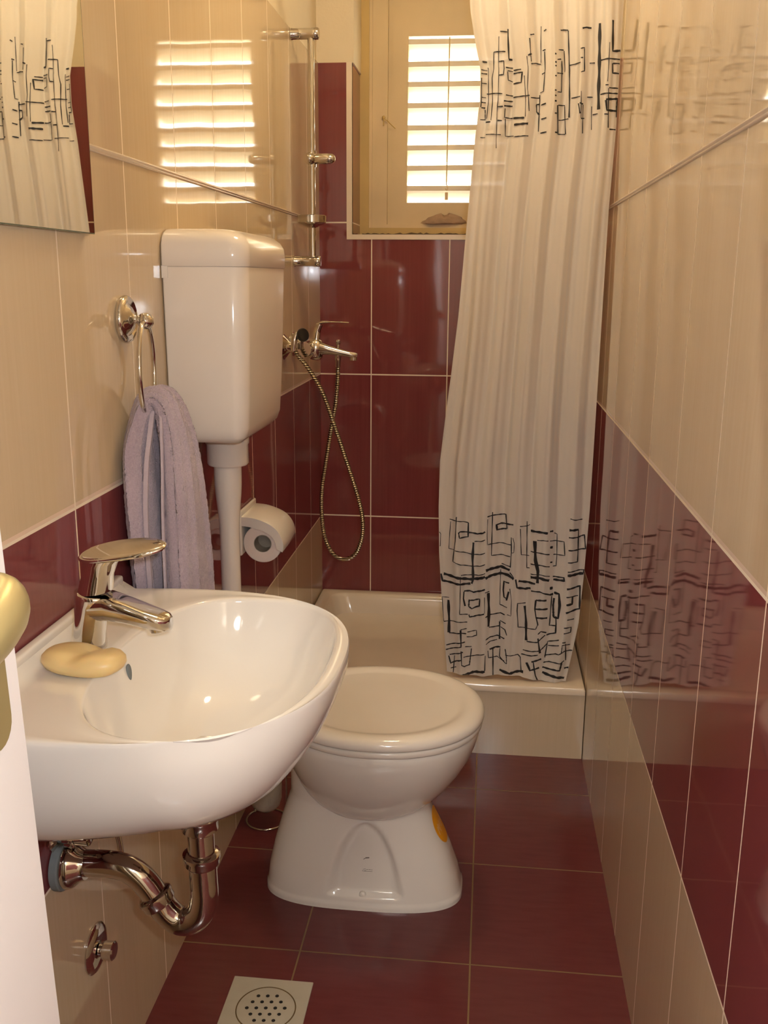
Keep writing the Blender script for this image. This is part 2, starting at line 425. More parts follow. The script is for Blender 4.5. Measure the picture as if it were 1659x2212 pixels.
# ================================================================= DOOR
def dx(z): return .233+(1.075-z)*.0325
g = G(); y0, y1, z0, z1, th = -.10, .600, .008, 2.03, .036
vs = []
for (y, off) in ((y0, 0), (y1, 0), (y1, -th), (y0, -th)):
    vs.append((dx(z0)+off, y, z0))
for (y, off) in ((y0, 0), (y1, 0), (y1, -th), (y0, -th)):
    vs.append((dx(z1)+off, y, z1))
g.add(vs, [(0,1,5,4),(2,3,7,6),(3,0,4,7),(0,3,2,1),(4,5,6,7)]); g.add(vs, [(1,2,6,5)], 1)
door = struct(g.mk('door_1', M_DOOR, smooth=False, mats=[M_DOOREDGE]), 'open white door leaf standing along the left wall beside the sink')
g = G(); px = dx(1.03)
pl = []
for x_ in (px+.0005, px+.005):
    pl.append([Vector((x_+(1.03-z)*.0325, y, z)) for (y, z) in [(yy, zz) for yy, zz in
        [(.559+.0175*math.cos(a), 1.16+.0175*math.sin(a)) for a in [PI*i/10 for i in range(11)]] + [(.559+.0175*math.cos(a), .970+.0175*math.sin(a)) for a in [PI+PI*i/10 for i in range(11)]]]])
g.loft(pl); hp = g.mk('handle_plate', M_BRASS, door, angle=35)
g = G(); g.lathe((px+.002, .552, 1.058), (1, 0, 0), [(.012, 0), (.011, .006), (.009, .018), (.010, .022)], 24)
path = spline([(px+.008, .552, 1.060), (px+.018, .550, 1.060), (px+.027, .540, 1.058), (px+.031, .512, 1.052), (px+.028, .47, 1.042), (px+.020, .43, 1.030)], 7)
g.tube(path, lambda t: .0135+.003*math.sin(PI*min(1, t*1.2)) if t < .97 else .010, 20, flat=1.25)
g.mk('door_handle', M_BRASS, door)

# ================================================================= SHOWER TRAY
ty = 2.4247
tray = empty('shower_tray', (W/2, 2.80, 0), 'cream square shower tray with raised rim filling the far end of the room', 'shower tray')
g = G(); e = .0015
rg = [rrect(e, ty, W-e, D-e, .186, .004), rrect(e, ty, W-e, D-e, .198, .004), rrect(e+.003, ty+.003, W-e-.003, D-e-.003, .2035, .006), rrect(e+.006, ty+.006, W-e-.006, D-e-.006, .2044, .008),
      rrect(.040, ty+.046, W-.040, D-.036, .2044, .05), rrect(.044, ty+.050, W-.044, D-.040, .2020, .05), rrect(.050, ty+.058, W-.050, D-.046, .190, .05),
      rrect(.062, ty+.075, W-.062, D-.058, .140, .06), rrect(.080, ty+.095, W-.08, D-.078, .126, .07), rrect(.12, ty+.14, W-.12, D-.12, .122, .07), rrect(.3, ty+.3, W-.3, D-.3, .118, .05)]
g.loft(rg, cap0=False); g.mk('tray_basin', M_TRAY, tray, angle=35)
g = G(); g.box((e, ty+.004, 0), (W-e, ty+.02, .186)); g.mk('tiled_front', M_APRON, tray, smooth=False)

# ================================================================= SHOWER CURTAIN
CY = 2.462
LT = [(0.19, .470), (.222, .468), (.394, .452), (.549, .440), (.674, .436), (.798, .437), (.918, .449), (1.036, .462), (1.174, .476), (1.351, .488), (1.585, .505), (1.671, .514), (1.739, .513), (1.809, .497), (1.867, .486), (1.9, .484), (2.08, .42)]
RT = [(.19, .786), (.279, .800), (.372, .814), (.513, .821), (.687, .826), (1.0, .827), (1.427, .829), (1.60, .835), (2.08, .8365)]
def hem(s_): return .2085 + .010*(1-s_) - .004*math.sin(s_*9)
def cpoint(s_, z):
    L, R = interp(z, LT), interp(z, RT)
    a = .55 + .45*smooth01((z-.15)/.8)
    A = .0085
    q = s_ + .012*math.sin(5*z+3*s_)
    y = A*math.sin(2*PI*5.3*q+.5*math.sin(2.3*z)) + .0019*math.sin(2*PI*11.5*q+1.3+1.1*z) + .0006*math.sin(2*PI*23*q+2*z) + .004*math.sin(2*PI*2.1*q+3*z)
    x = L+(R-L)*s_ + .0012*math.sin(2*PI*10.6*q+.5*math.sin(2.3*z))*math.sin(PI*s_)
    return Vector((x, CY+y*a, z))
NS, NZ = 260, 120
vs = []; fs = []
for i in range(NZ+1):
    for j in range(NS+1):
        s_ = j/NS; zz = hem(s_)+(2.06-hem(s_))*i/NZ
        vs.append(cpoint(s_, zz))
for i in range(NZ):
    for j in range(NS):
        a = i*(NS+1)+j; fs.append((a, a+1, a+NS+2, a+NS+1))
cur = empty('shower_curtain', (.64, CY, 2.06), 'long white translucent shower curtain with black angular line print, bunched against the right wall', 'shower curtain')
mk('curtain_cloth', vs, fs, M_CURT, cur)
C_T = [  # scale 4.1475, origin (1000,0)
(2,[(335,285),(395,278)]),(3,[(402,250),(410,525)]),(3.5,[(408,528),(445,526)]),(2,[(385,605),(448,602)]),(2,[(275,470),(380,462)]),(1.5,[(275,470),(262,700),(250,1080)]),
(1.5,[(325,330),(318,600),(308,950),(300,1330)]),(3,[(175,552),(218,550)]),(1.5,[(165,628),(220,628)]),(2,[(165,660),(218,658)]),(1.5,[(168,747),(215,745)]),(2,[(215,838),(355,842)]),
(1.5,[(165,873),(208,872)]),(2,[(165,918),(205,918)]),(2.5,[(165,965),(200,965)]),(2,[(155,1072),(200,1070),(200,980)]),(2.5,[(205,1092),(245,1094)]),(1.5,[(205,1205),(340,1208)]),(1.5,[(155,1230),(200,1232)]),
(1.5,[(225,600),(212,1060)]),(1.5,[(168,700),(160,960)]),(2,[(318,555),(368,548),(365,670),(318,678)]),(1.5,[(400,640),(405,715),(448,725)]),(1.5,[(400,632),(450,632)]),
(2,[(455,620),(520,620)]),(2.5,[(455,650),(528,648),(520,738),(455,742)]),(2,[(385,850),(450,852)]),(2,[(455,865),(600,862)]),(2.5,[(368,905),(450,902)]),(2.5,[(310,960),(360,955)]),(3,[(370,948),(448,944)]),
(2,[(378,970),(372,1050),(450,1055)]),(3.5,[(455,1055),(550,1060)]),(4,[(460,1115),(585,1112)]),(1.5,[(378,1060),(378,1215),(455,1218)]),(2,[(460,1225),(585,1220)]),(2.5,[(310,1082),(350,1082)]),
(1.5,[(545,680),(560,1050)]),(1.5,[(572,510),(580,800),(595,1000)]),(1.5,[(600,350),(615,560)]),(2,[(605,320),(635,308)]),(2.5,[(585,505),(618,490)]),(2,[(615,580),(650,570),(700,574)]),(2,[(610,880),(690,876)]),
(1.5,[(705,235),(700,560)]),(2,[(728,280),(745,265)]),(2,[(718,455),(742,445)]),(1.5,[(735,460),(725,820),(695,830)]),(2,[(712,665),(740,650)]),(3,[(655,935),(660,1000),(690,1030)]),(3,[(655,935),(690,932)]),
(2.5,[(705,942),(742,928)]),(2.5,[(705,1070),(742,1058)]),(2,[(690,850),(680,1180)]),(2.5,[(695,1195),(742,1186)]),
(3.5,[(825,490),(840,492)]),(3,[(825,565),(842,565)]),(2.5,[(825,598),(842,598)]),(2.5,[(825,687),(842,687)]),(2.5,[(825,815),(842,815)]),(3,[(825,862),(842,862)]),(3,[(825,910),(842,910)]),(3,[(825,1018),(842,1018)]),(2.5,[(825,1186),(842,1188)]),
(2.5,[(875,270),(900,262),(948,262)]),(2.5,[(950,265),(960,600),(955,1050)]),(2,[(860,450),(900,443)]),(1.5,[(905,450),(910,640)]),(2,[(850,540),(880,530)]),(2,[(848,662),(895,656)]),(1.5,[(885,545),(880,825),(850,828)]),
(2,[(855,945),(912,940),(925,1200)]),(2,[(855,1078),(900,1070),(950,1060)]),(2,[(850,945),(848,1200),(920,1200)]),
(2,[(965,578),(1050,562)]),(2,[(975,876),(1048,868)]),(3,[(1072,260),(1110,248),(1150,250)]),(2,[(1052,440),(1090,432),(1090,640),(1055,650)]),(2,[(1052,522),(1078,522)]),(2,[(1135,564),(1185,560)]),(2,[(1112,868),(1165,868)]),
(3,[(1030,930),(1045,1000),(1050,1020)]),(3,[(1045,925),(1078,935)]),(1.5,[(1060,820),(1060,1060)]),(2.5,[(1060,1064),(1088,1060)]),(1.5,[(1078,940),(1072,1195)]),(1.5,[(1155,950),(1155,1160)]),(2,[(1165,1025),(1208,1018)]),
(5,[(1230,205),(1225,500),(1215,850),(1215,980)]),(4,[(1342,190),(1340,465),(1380,460),(1445,450)]),(2.5,[(1235,540),(1440,530)]),(2.5,[(1340,575),(1435,568)]),(3,[(1338,575),(1340,660),(1430,658)]),(2,[(1270,770),(1300,770)]),
(2.5,[(1305,795),(1420,790)]),(2.5,[(1230,848),(1415,838)]),(1.5,[(1310,390),(1290,740)]),(2,[(1300,800),(1298,1150)]),(4,[(1275,905),(1285,995),(1400,995),(1390,885),(1275,900)]),(2,[(1260,1030),(1300,1030)]),(2.5,[(1310,1162),(1385,1162)]),(2,[(1395,1000),(1392,1050)])]
C_B = [  # scale 4.608, origin (930,1080)
(1.5,[(80,325),(100,345),(95,465),(85,465)]),
(2,[(190,192),(250,200),(330,210),(375,225)]),(1.5,[(200,215),(182,485),(235,490)]),(2,[(257,160),(245,400),(222,610),(300,640),(420,662),(490,655),(540,632)]),
(3,[(375,225),(372,365),(290,372),(280,320),(300,308),(380,320)]),(3.5,[(380,322),(470,338),(520,322),(540,308)]),(2,[(440,415),(500,408),(540,388)]),(2,[(240,498),(330,515),(420,545),(490,540),(540,518)]),
(6,[(428,425),(418,600),(425,790),(408,835)]),(6,[(130,740),(200,755),(300,775),(400,790),(470,782),(540,755)]),(5,[(98,740),(118,808),(200,820),(300,835),(395,832)]),(2,[(305,745),(400,745),(480,748),(540,722)]),
(2,[(300,760),(295,1000),(290,1130),(370,1138)]),(3,[(335,910),(330,980),(345,1055)]),(3.5,[(335,905),(385,902),(430,920),(480,905),(540,880)]),(3,[(380,1000),(430,1000),(490,980),(485,1050),(410,1085),(378,1060),(382,990)]),
(3,[(380,1140),(385,1165),(430,1160),(530,1125)]),(1.5,[(535,960),(535,1120)]),(1.5,[(185,975),(110,970),(100,1000),(105,1210)]),(6,[(178,1000),(185,1200),(182,1325)]),(2,[(115,1215),(200,1205),(365,1215)]),
(2.5,[(185,1328),(260,1325),(310,1318),(355,1332)]),(4,[(300,1290),(305,1450)]),(2,[(300,1285),(360,1280)]),(2,[(365,1315),(460,1297),(462,1345),(415,1362),(360,1362)]),(2.5,[(155,1450),(250,1425),(345,1412)]),(2.5,[(145,1495),(230,1475),(310,1455)]),
(3,[(180,1555),(200,1630),(260,1600),(305,1590)]),(2.5,[(190,1545),(250,1530),(325,1510)]),(2,[(240,1550),(225,1730)]),(2.5,[(305,1500),(310,1640),(340,1655),(385,1640),(405,1480)]),(2,[(345,1460),(405,1460)]),(2,[(330,1562),(430,1550),(535,1525)]),
(2.5,[(545,1540),(540,1690)]),(6,[(300,1748),(360,1735),(420,1715),(540,1698)]),(2,[(200,1680),(255,1662)]),
(2.5,[(565,160),(640,150),(755,148),(765,290)]),(1.5,[(570,185),(562,350),(568,440)]),(2,[(622,120),(615,350),(610,550),(700,550),(790,562)]),(3.5,[(820,243),(700,238),(655,250),(660,300),(760,290)]),(2,[(575,438),(680,430),(800,445)]),
(2,[(800,370),(800,520),(790,670)]),(1.5,[(815,375),(830,430),(825,520),(805,525)]),(6,[(550,695),(620,680),(700,668),(785,695)]),(6,[(545,772),(620,745),(700,735),(770,745),(825,785)]),(2,[(710,640),(790,660)]),(2,[(785,720),(825,770)]),
(2,[(700,700),(692,900),(690,1045),(760,1070)]),(3,[(780,825),(735,815),(728,900),(735,970),(765,985)]),(3,[(775,910),(755,1000)]),(1.5,[(785,880),(800,1000),(795,1150),(760,1140)]),(6,[(578,920),(585,1080),(580,1255)]),(2,[(540,915),(590,905)]),
(2.5,[(545,1160),(600,1135),(700,1130),(740,1145)]),(2.5,[(585,1262),(690,1258)]),(4,[(690,1215),(690,1390)]),(2,[(690,1205),(748,1230)]),(2,[(700,1268),(740,1290),(755,1345)]),(2.5,[(550,1385),(600,1358),(660,1350),(735,1380)]),(2,[(555,1430),(600,1400),(660,1392)]),
(2,[(575,1495),(580,1565),(660,1560),(730,1600)]),(4,[(590,1482),(640,1465),(700,1468)]),(2.5,[(618,1480),(615,1830)]),(2,[(695,1480),(690,1560),(740,1620),(752,1625),(750,1560),(740,1480)]),(2,[(740,1540),(800,1550),(865,1540),(890,1570)]),
(6,[(690,1690),(740,1710),(790,1728),(840,1712),(925,1712)]),(2.5,[(890,1570),(905,1710)]),
(2,[(895,262),(960,262),(990,250)]),(1.5,[(898,285),(905,545),(985,560)]),(2,[(958,215),(955,500),(955,680),(990,682)]),(5,[(1000,310),(1080,312),(1170,325)]),(2,[(1060,395),(1120,395),(1175,402)]),(6,[(1040,405),(1045,600),(1065,700),(1060,820)]),
(2.5,[(1000,515),(1080,520),(1185,540)]),(2.5,[(1000,640),(1080,640),(1185,662)]),(2,[(1000,740),(1080,735),(1185,758)]),(6,[(1000,770),(1080,768),(1180,800)]),(5,[(850,790),(865,870),(940,890),(1000,880)]),(5,[(880,805),(940,820),(1040,830)]),
(3,[(1005,905),(1080,905),(1150,930),(1200,950)]),(2,[(945,1030),(870,1030),(865,1100),(872,1265),(950,1280),(1040,1280),(1060,1240)]),(6,[(935,1060),(950,1200),(955,1400)]),(4,[(1045,990),(1155,995)]),(3,[(1045,990),(1035,1080),(1045,1160),(1065,1240)]),
(4,[(1030,1078),(1165,1082)]),(4,[(1045,1165),(1160,1172)]),(2.5,[(960,1408),(1060,1410),(1130,1350),(1140,1345)]),(2.5,[(1068,1330),(1100,1300),(1150,1320)]),(4,[(1070,1370),(1090,1520)]),(2.5,[(920,1498),(1000,1502),(1090,1495),(1160,1430)]),(2.5,[(900,1540),(1000,1545),(1070,1535)]),
(4,[(955,1615),(985,1690),(1080,1665)]),(4,[(1000,1605),(1100,1580)]),(3,[(1020,1600),(1045,1740),(1075,1835)]),
(5,[(1190,470),(1215,472)]),(4,[(1190,310),(1220,310)]),(4,[(1190,620),(1210,620)]),(6,[(1185,880),(1215,880)]),(5,[(1185,945),(1220,940)]),(2,[(1230,330),(1260,345),(1258,560),(1250,660),(1215,662)]),(2,[(1190,405),(1330,415),(1335,550),(1220,545)]),
(3,[(1215,765),(1325,770),(1330,810)]),(5,[(1220,795),(1325,800)]),(5,[(1230,925),(1280,935),(1285,1050),(1270,1175),(1225,1165),(1220,1050),(1230,980)]),(2.5,[(1205,960),(1180,1250),(1250,1250)]),(3,[(1250,1180),(1245,1320),(1150,1345)]),
(2.5,[(1275,1390),(1165,1410),(1135,1570)]),(2.5,[(1275,1445),(1170,1450)]),(2.5,[(1130,1550),(1240,1525),(1270,1535),(1330,1505),(1440,1505)]),(2.5,[(1120,1620),(1180,1605),(1290,1625),(1330,1600)]),(4,[(1110,1665),(1250,1690),(1285,1695),(1305,1620)]),(6,[(1110,1715),(1200,1745),(1330,1780)]),
(2,[(1390,185),(1450,200),(1515,200)]),(5,[(1380,298),(1475,298)]),(3,[(1375,372),(1470,375),(1535,355),(1545,490),(1470,500),(1370,500)]),(2.5,[(1475,300),(1470,500),(1465,620),(1365,622)]),(2.5,[(1365,715),(1530,700),(1530,735)]),(6,[(1362,750),(1440,745),(1535,738)]),
(4,[(1355,885),(1430,875),(1490,865),(1490,1090),(1345,1120)]),(5,[(1415,960),(1410,1035),(1350,1042)]),(2.5,[(1350,965),(1470,960)]),(2.5,[(1325,1270),(1400,1268),(1395,1320),(1325,1325)]),(2,[(1360,1190),(1430,1190)]),
(3,[(1310,1415),(1345,1415)]),(2.5,[(1345,1430),(1345,1600)]),(4,[(1330,1680),(1415,1675)]),(2,[(1300,1520),(1310,1440),(1390,1445)])]
def unproj(px_, py_, Y):
    d = rt*((px_-829.5)/F_PX) - up*((py_-1106.0)/F_PX) + fw
    return CAM + d*((Y-CAM.y)/d.y)
def strokes(tab, sc, ox, oy):
    gp = G()
    for w, pts in tab:
        P = []
        for (a, b) in pts:
            q = unproj(ox+a/sc, oy+b/sc, CY)
            L, R = interp(q.z, LT), interp(q.z, RT)
            P.append(Vector((max(.004, min(.996, (q.x-L)/(R-L))), q.z, R-L)))
        Q = []
        for i in range(len(P)-1):
            ln = math.hypot((P[i+1].x-P[i].x)*P[i].z, P[i+1].y-P[i].y)
            n = max(2, int(ln/.004))
            for k in range(n): Q.append(P[i].lerp(P[i+1], k/n))
        Q.append(P[-1])
        rows = []
        for i, q in enumerate(Q):
            a = Q[max(0, i-1)]; b = Q[min(len(Q)-1, i+1)]
            t = Vector(((b.x-a.x)*q.z, b.y-a.y)); t = t.normalized() if t.length > 0 else Vector((1, 0))
            hw = .00063*w*(1+.22*math.sin(i*1.7+w*9+q.y*300))*.92
            nn = Vector((-t.y, t.x))*hw
            row = []
            for sg in (-1, -.33, .33, 1):
                s_ = max(0.001, min(.999, q.x+sg*nn.x/q.z)); z_ = max(q.y+sg*nn.y, hem(s_)+.001)
                row.append(cpoint(s_, z_)+Vector((0, -.0011, 0)))
            rows.append(row)
        vs = [v for r in rows for v in r] + [v+Vector((0, -.0004, 0)) for r in rows for v in r]
        fs = []; n = len(rows)
        for i in range(n-1):
            for j in range(3):
                a = i*4+j; fs.append((a, a+4, a+5, a+1)); a += n*4; fs.append((a, a+1, a+5, a+4))
        gp.add(vs, fs)
    gp.mk('printed_lines', M_PRINT, cur, smooth=False, angle=None)
strokes(C_T, 4.1475, 1000, 0); strokes(C_B, 4.608, 930, 1080)
# curtain rings and rod above the picture
rod = G(); rod.tube([(.0, CY, 2.10), (W, CY, 2.10)], .011, 16)
rod.lathe((.0005, CY, 2.10), (1, 0, 0), [(.022, 0), (.022, .006), (.013, .012)], 24); rod.lathe((W-.0005, CY, 2.10), (-1, 0, 0), [(.022, 0), (.022, .006), (.013, .012)], 24)
tag(rod.mk('curtain_rod', M_CHROME), 'chrome rod carrying the shower curtain between the two side walls', 'curtain rod')

# ================================================================= SINK
SC = Vector((.215, 1.107))
def outline(kind, t):
    """distance from the common centre to an outline in direction t"""
    d = Vector((math.cos(t), math.sin(t)))
    lo, hi = 0.0, .6
    def inside(p):
        if kind == 'out':
            if p.x < .0015: return False
            dy = abs(p.y-1.109)
            if p.x <= .10: return dy <= .2555-.012*((.10-p.x)/.1)**2
            return (abs(p.x-.10)/.291)**2.55+(dy/.2555)**2.55 <= 1
        if kind == 'bowl':
            dx_ = p.x-.2355
            n_ = 2.2 if (dx_ > 0 and p.y < 1.101) else 2.65
            return (abs(dx_)/.1355)**n_+(abs(p.y-1.101)/.2260)**n_ <= 1
    for _ in range(40):
        m_ = (lo+hi)/2
        if inside(SC+d*m_): lo = m_
        else: hi = m_
    return lo
NSK = 128
TO = [outline('out', 2*PI*k/NSK) for k in range(NSK)]; TB = [outline('bowl', 2*PI*k/NSK) for k in range(NSK)]
ZR = .800
def skring(fn):
    r = []
    for k in range(NSK):
        t = 2*PI*k/NSK; rr, z = fn(k, t)
        x, y = SC.x+rr*math.cos(t), SC.y+rr*math.sin(t)
        r.append(Vector((x, y, z)))
    return r
rings = []
dr = .045
for s_, z in [(0.0, 0), (.0, 0)]: pass
# inside of the bowl from the waste upward: (fraction of bowl outline, depth below rim)
for fr_, z in [(.10, .6705), (.16, .6715), (.30, .675), (.46, .682), (.60, .693), (.72, .708), (.82, .728), (.895, .752), (.945, .772), (.975, .786), (.992, .7945), (1.0, .7985), (1.012, .7998)]:
    rings.append(skring(lambda k, t, fr_=fr_, z=z: (TB[k]*fr_, z)))
for q, dz in [(.12, .0005), (.35, -.0005), (.6, -.001), (.8, 0), (.9, .0005), (.955, -.001), (.985, -.0045)]:
    def f(k, t, q=q, dz=dz):
        a = TB[k]*1.012; r_ = a+(TO[k]-a)*q; return r_, ZR+dz
    rings.append(skring(f))
QN = [(.650, .28), (.6501, .28), (.653, .39), (.660, .48), (.670, .57), (.683, .66), (.699, .74), (.717, .82), (.737, .895), (.757, .95), (.776, .99), (.790, 1.0)]
for q, z in [(1.0, .790), (1.003, .776), (.998, .757), (.983, .737), (.957, .717), (.915, .699), (.86, .683), (.79, .670), (.70, .660), (.58, .653), (.4, .650), (.2, .650)]:
    def f(k, t, q=q, z=z):
        cw = max(0.0, math.cos(t-.15))**1.2; qn = min(q, interp(z, QN))
        r_ = TO[k]*(q*(1-cw)+qn*cw)
        x = SC.x+r_*math.cos(t)
        if math.cos(t) < 0: r_ = min(TO[k], TO[k]*(q+.9*(1-q)*max(0, -math.cos(t))))
        return r_, z
    rings.append(skring(f))
for i, ring in enumerate(rings):       # raised lip along the wall
    for v in ring:
        if i >= 14 and v.z > .78: v.z += .019*smooth01((.020-v.x)/.010)*(1 if abs(v.y-1.109) < .245 else 0)
sink = empty('sink', (0, 1.109, .650), 'white wall hung washbasin with rounded front on the left wall', 'sink')
g = G(); g.loft(rings, cap0=True, cap1=True); g.mk('basin', M_SINK, sink, angle=70)
g = G(); g.rbox((.0012, .872, .797), (.0155, 1.352, .8205), .004, 3); g.mk('rear_lip', M_SINK, sink, angle=60)
# overflow slot on the wall side of the bowl
def bowlpt(y, fr_):
    t = math.atan2(y-SC.y, -.1); k = (t/(2*PI)*NSK) % NSK; i = int(k); w_ = k-i
    rr = (TB[i]*(1-w_)+TB[(i+1) % NSK]*w_)*fr_
    return SC.x+rr*math.cos(t), SC.y+rr*math.sin(t)
g = G(); ox_, oy_ = bowlpt(1.118, .925)
g.sphere((ox_-.0005, 1.118, .7635), .0135, 20, sc=(.30, .42, 1.0)); g.mk('overflow_hole', M_RUBBER, sink)
g = G(); g.lathe((SC.x-.01, SC.y, .6706), (0, 0, 1), [(.030, 0), (.030, .002), (.024, .0025), (.012, .0015)], 32); g.mk('waste_ring', M_CHROME, sink)

# tap
tap = empty('mixer_tap', (.062, 1.11, .80), 'chrome single lever mixer tap standing on the sink rim behind the yellow soap', 'tap')
g = G(); Y = 1.112
rings = []
for (x, z, a, b) in [(.060, .799, .0235, .0235), (.0605, .803, .023, .023), (.063, .820, .0205, .021), (.066, .840, .0205, .021), (.069, .858, .0225, .0225), (.071, .868, .0238, .0238), (.0715, .873, .0240, .0240), (.072, .8745, .022, .022)]:
    ring = []
    for k in range(32):
        t = 2*PI*k/32; ring.append(Vector((x+a*math.cos(t), Y+b*math.sin(t), z-.16*a*math.cos(t)*smooth01((z-.81)/.05))))
    rings.append(ring)
g.loft(rings)
# spout: flat topped bar descending to +x
rings = []
for (x, z, w_, h) in [(.070, .858, .0225, .015), (.090, .8600, .0225, .0155), (.115, .8540, .0215, .0130), (.140, .8465, .0205, .0108), (.156, .842, .0190, .0100), (.165, .8395, .0155, .0092), (.170, .838, .008, .007)]:
    ring = []
    for k in range(28):
        t = 2*PI*k/28; c, s_ = math.cos(t), math.sin(t)
        zz = h*math.copysign(abs(s_)**(.45 if s_ > 0 else .9), s_)*(0.9 if s_ > 0 else 1.35)
        ring.append(Vector((x, Y+w_*math.copysign(abs(c)**.7, c), z+zz)))
    rings.append(ring)
g.loft(rings); g.mk('tap_body', M_CHROME, tap, angle=55)
g = G(); g.lathe((.153, Y, .8365), (.2, 0, -1), [(.0125, 0), (.0125, .009), (.0105, .0105), (.009, .0095)], 28); g.mk('aerator', M_CHROME, tap)
g = G(); rings = []
for (x, z, a, b) in [(.0735, .876, .0225, .0225), (.0745, .880, .0222, .0222), (.078, .897, .0205, .0205), (.082, .912, .0225, .0205), (.090, .925, .0300, .0215)]:
    rings.append([Vector((x+a*math.cos(t), Y+b*math.sin(t), z-.16*a*math.cos(t)*0+.10*a*math.cos(t))) for t in [2*PI*k/32 for k in range(32)]])
g.loft(rings)
rings = []
for zz, s_ in [(-.0030, .93), (-.0015, .99), (.0012, 1.0), (.0026, .975), (.003, .93)]:
    ring = []
    for p in se(.1115, Y, 0, .0565, .0240, 2.3, 48, aneg=.0560):
        q = (p.x-.1115)
        wv = 1.0-.10*smooth01(q/.05)
        ring.append(Vector((.1115+q*s_, Y+(p.y-Y)*s_*wv, .9305+zz+.150*q-.6*q*q+.24*(p.y-Y)*s_)))
    rings.append(ring)
g.loft(rings); g.mk('tap_lever', M_CHROME, tap, angle=50)
# soap
g = G(); rings = []
sc_ = Vector((.086, 1.038))
for h, s_ in [(0, .72), (.001, .82), (.004, .93), (.010, 1.0), (.016, .985), (.021, .90), (.0245, .74), (.026, .5), (.0265, .2)]:
    ring = []
    for p in se(0, 0, 0, .052, .031, 2.7, 48):
        x, y = p.x*s_, p.y*s_
        a = math.radians(-10)
        z = .8015+h
        dent = .0060*math.exp(-((x-.004-.35*y)/.012)**2)*smooth01((h-.012)/.010)
        ring.append(Vector((sc_.x+x*math.cos(a)-y*math.sin(a), sc_.y+x*math.sin(a)+y*math.cos(a), z-dent+.002*(x/.05)**2)))
    rings.append(ring)
g.loft(rings); tag(g.mk('soap_bar', M_SOAP, angle=80), 'worn yellow bar of soap lying on the sink rim in front of the tap', 'soap')

# ---- pipework under the sink
trap = empty('sink_trap', (0, 1.105, .49), 'chrome bottle bend waste pipe curving under the sink to the left wall', 'waste pipe')
TY = 1.105
g = G(); g.tube([(.1985, TY, .649), (.1985, TY, .585), (.1985, TY, .560)], .0195, 28)
g.tube([(.1985, TY, .562), (.1990, TY, .508)], .0180, 28); g.mk('tailpiece', M_CHROMED, trap)
g = G(); g.lathe((.1985, TY, .553), (0, 0, 1), [(.0210, 0), (.0240, .003), (.0240, .016), (.0255, .018), (.0255, .022), (.021, .024)], 32); g.mk('slip_nut', M_CHROMED, trap)
g = G(); g.lathe((.199, TY, .506), (0, 0, 1), [(.0210, -.004), (.0235, 0), (.0235, .006), (.0250, .008), (.0250, .013), (.020, .016)], 32); g.mk('slip_nut', M_CHROMED, trap)
u_path = spline([(.199, TY, .520), (.2000, TY, .48), (.2000, TY, .455), (.194, TY, .430), (.179, TY, .4155), (.162, TY, .4150), (.148, TY, .426), (.138, TY, .441)], 8)
g = G(); g.tube(u_path, .0190, 32); g.mk('u_bend', M_CHROMED, trap)
g = G(); g.lathe((.1360, TY, .442), Vector((-.50, 0, .86)), [(.0205, -.006), (.0230, -.003), (.0230, .004), (.0242, .006), (.0242, .010), (.020, .013)], 32); g.mk('slip_nut', M_CHROMED, trap)
o_path = spline([(.138, TY, .438), (.126, TY, .460), (.112, TY, .477), (.094, TY, .4885), (.070, TY, .4925), (.040, TY, .4915), (.014, TY, .4910)], 8)
g = G(); g.tube(o_path, .0178, 32); g.mk('outlet_pipe', M_CHROMED, trap)
g = G(); g.lathe((.006, TY-.001, .489), (1, 0, 0), [(.031, .006), (.0325, .010), (.030, .018), (.022, .026), (.0190, .034)], 36); g.mk('wall_flange', M_CHROMED, trap)
g = G(); g.lathe((.0008, TY-.001, .489), (1, 0, 0), [(.034, 0), (.0355, .001), (.0355, .010), (.034, .0115)], 36); g.mk('pipe_collar', M_RUBBER, trap)
valve = empty('angle_valve', (0, 1.10, .538), 'dark chrome angle valve on the left wall just under the sink', 'valve')
g = G(); g.lathe((.0006, 1.10, .536), (1, 0, 0), [(.024, 0), (.024, .003), (.012, .008), (.010, .03), (.013, .031), (.013, .048), (.009, .050)], 28)
g.tube([(.040, 1.10, .536), (.040, 1.10, .565)], .0075, 16); g.mk('valve_body', M_CHROMED, valve)
g = G()
for k in range(6):
    t = 2*PI*k/6; g.rbox((.010+.004, 1.10+.011*math.cos(t)-.005, .536+.011*math.sin(t)-.005), (.030, 1.10+.011*math.cos(t)+.005, .536+.011*math.sin(t)+.005), .003)
g.mk('valve_knob', M_CHROMED, valve)
g = G(); g.tube(spline([(.046, 1.17, .652), (.049, 1.17, .56), (.053, 1.17, .52), (.060, 1.17, .478), (.058, 1.17, .455), (.040, 1.168, .448), (.004, 1.165, .452)], 8), .0042, 12)
g.lathe((.0006, 1.165, .452), (1, 0, 0), [(.016, 0), (.016, .003), (.008, .006), (.007, .02)], 24)
tag(g.mk('supply_hose', M_CHROMED), 'thin metal water hose running down from the sink behind the waste pipe', 'hose')
# blanked wall outlet
cap = empty('wall_valve', (0, 1.195, .286), 'round chrome disc with stub knob low on the left wall beneath the waste pipe', 'wall valve')
g = G(); g.lathe((.0005, 1.194, .287), (1, 0, 0), [(.0375, 0), (.0375, .002), (.034, .0055), (.024, .0085), (.012, .0095)], 48); g.mk('cover_plate', M_CHROME, cap)
g = G(); g.lathe((.009, 1.194, .285), (1, 0, 0), [(.0095, 0), (.0095, .004), (.0135, .0055), (.0140, .020), (.012, .022), (.008, .0215)], 32); g.mk('stub_knob', M_CHROME, cap)

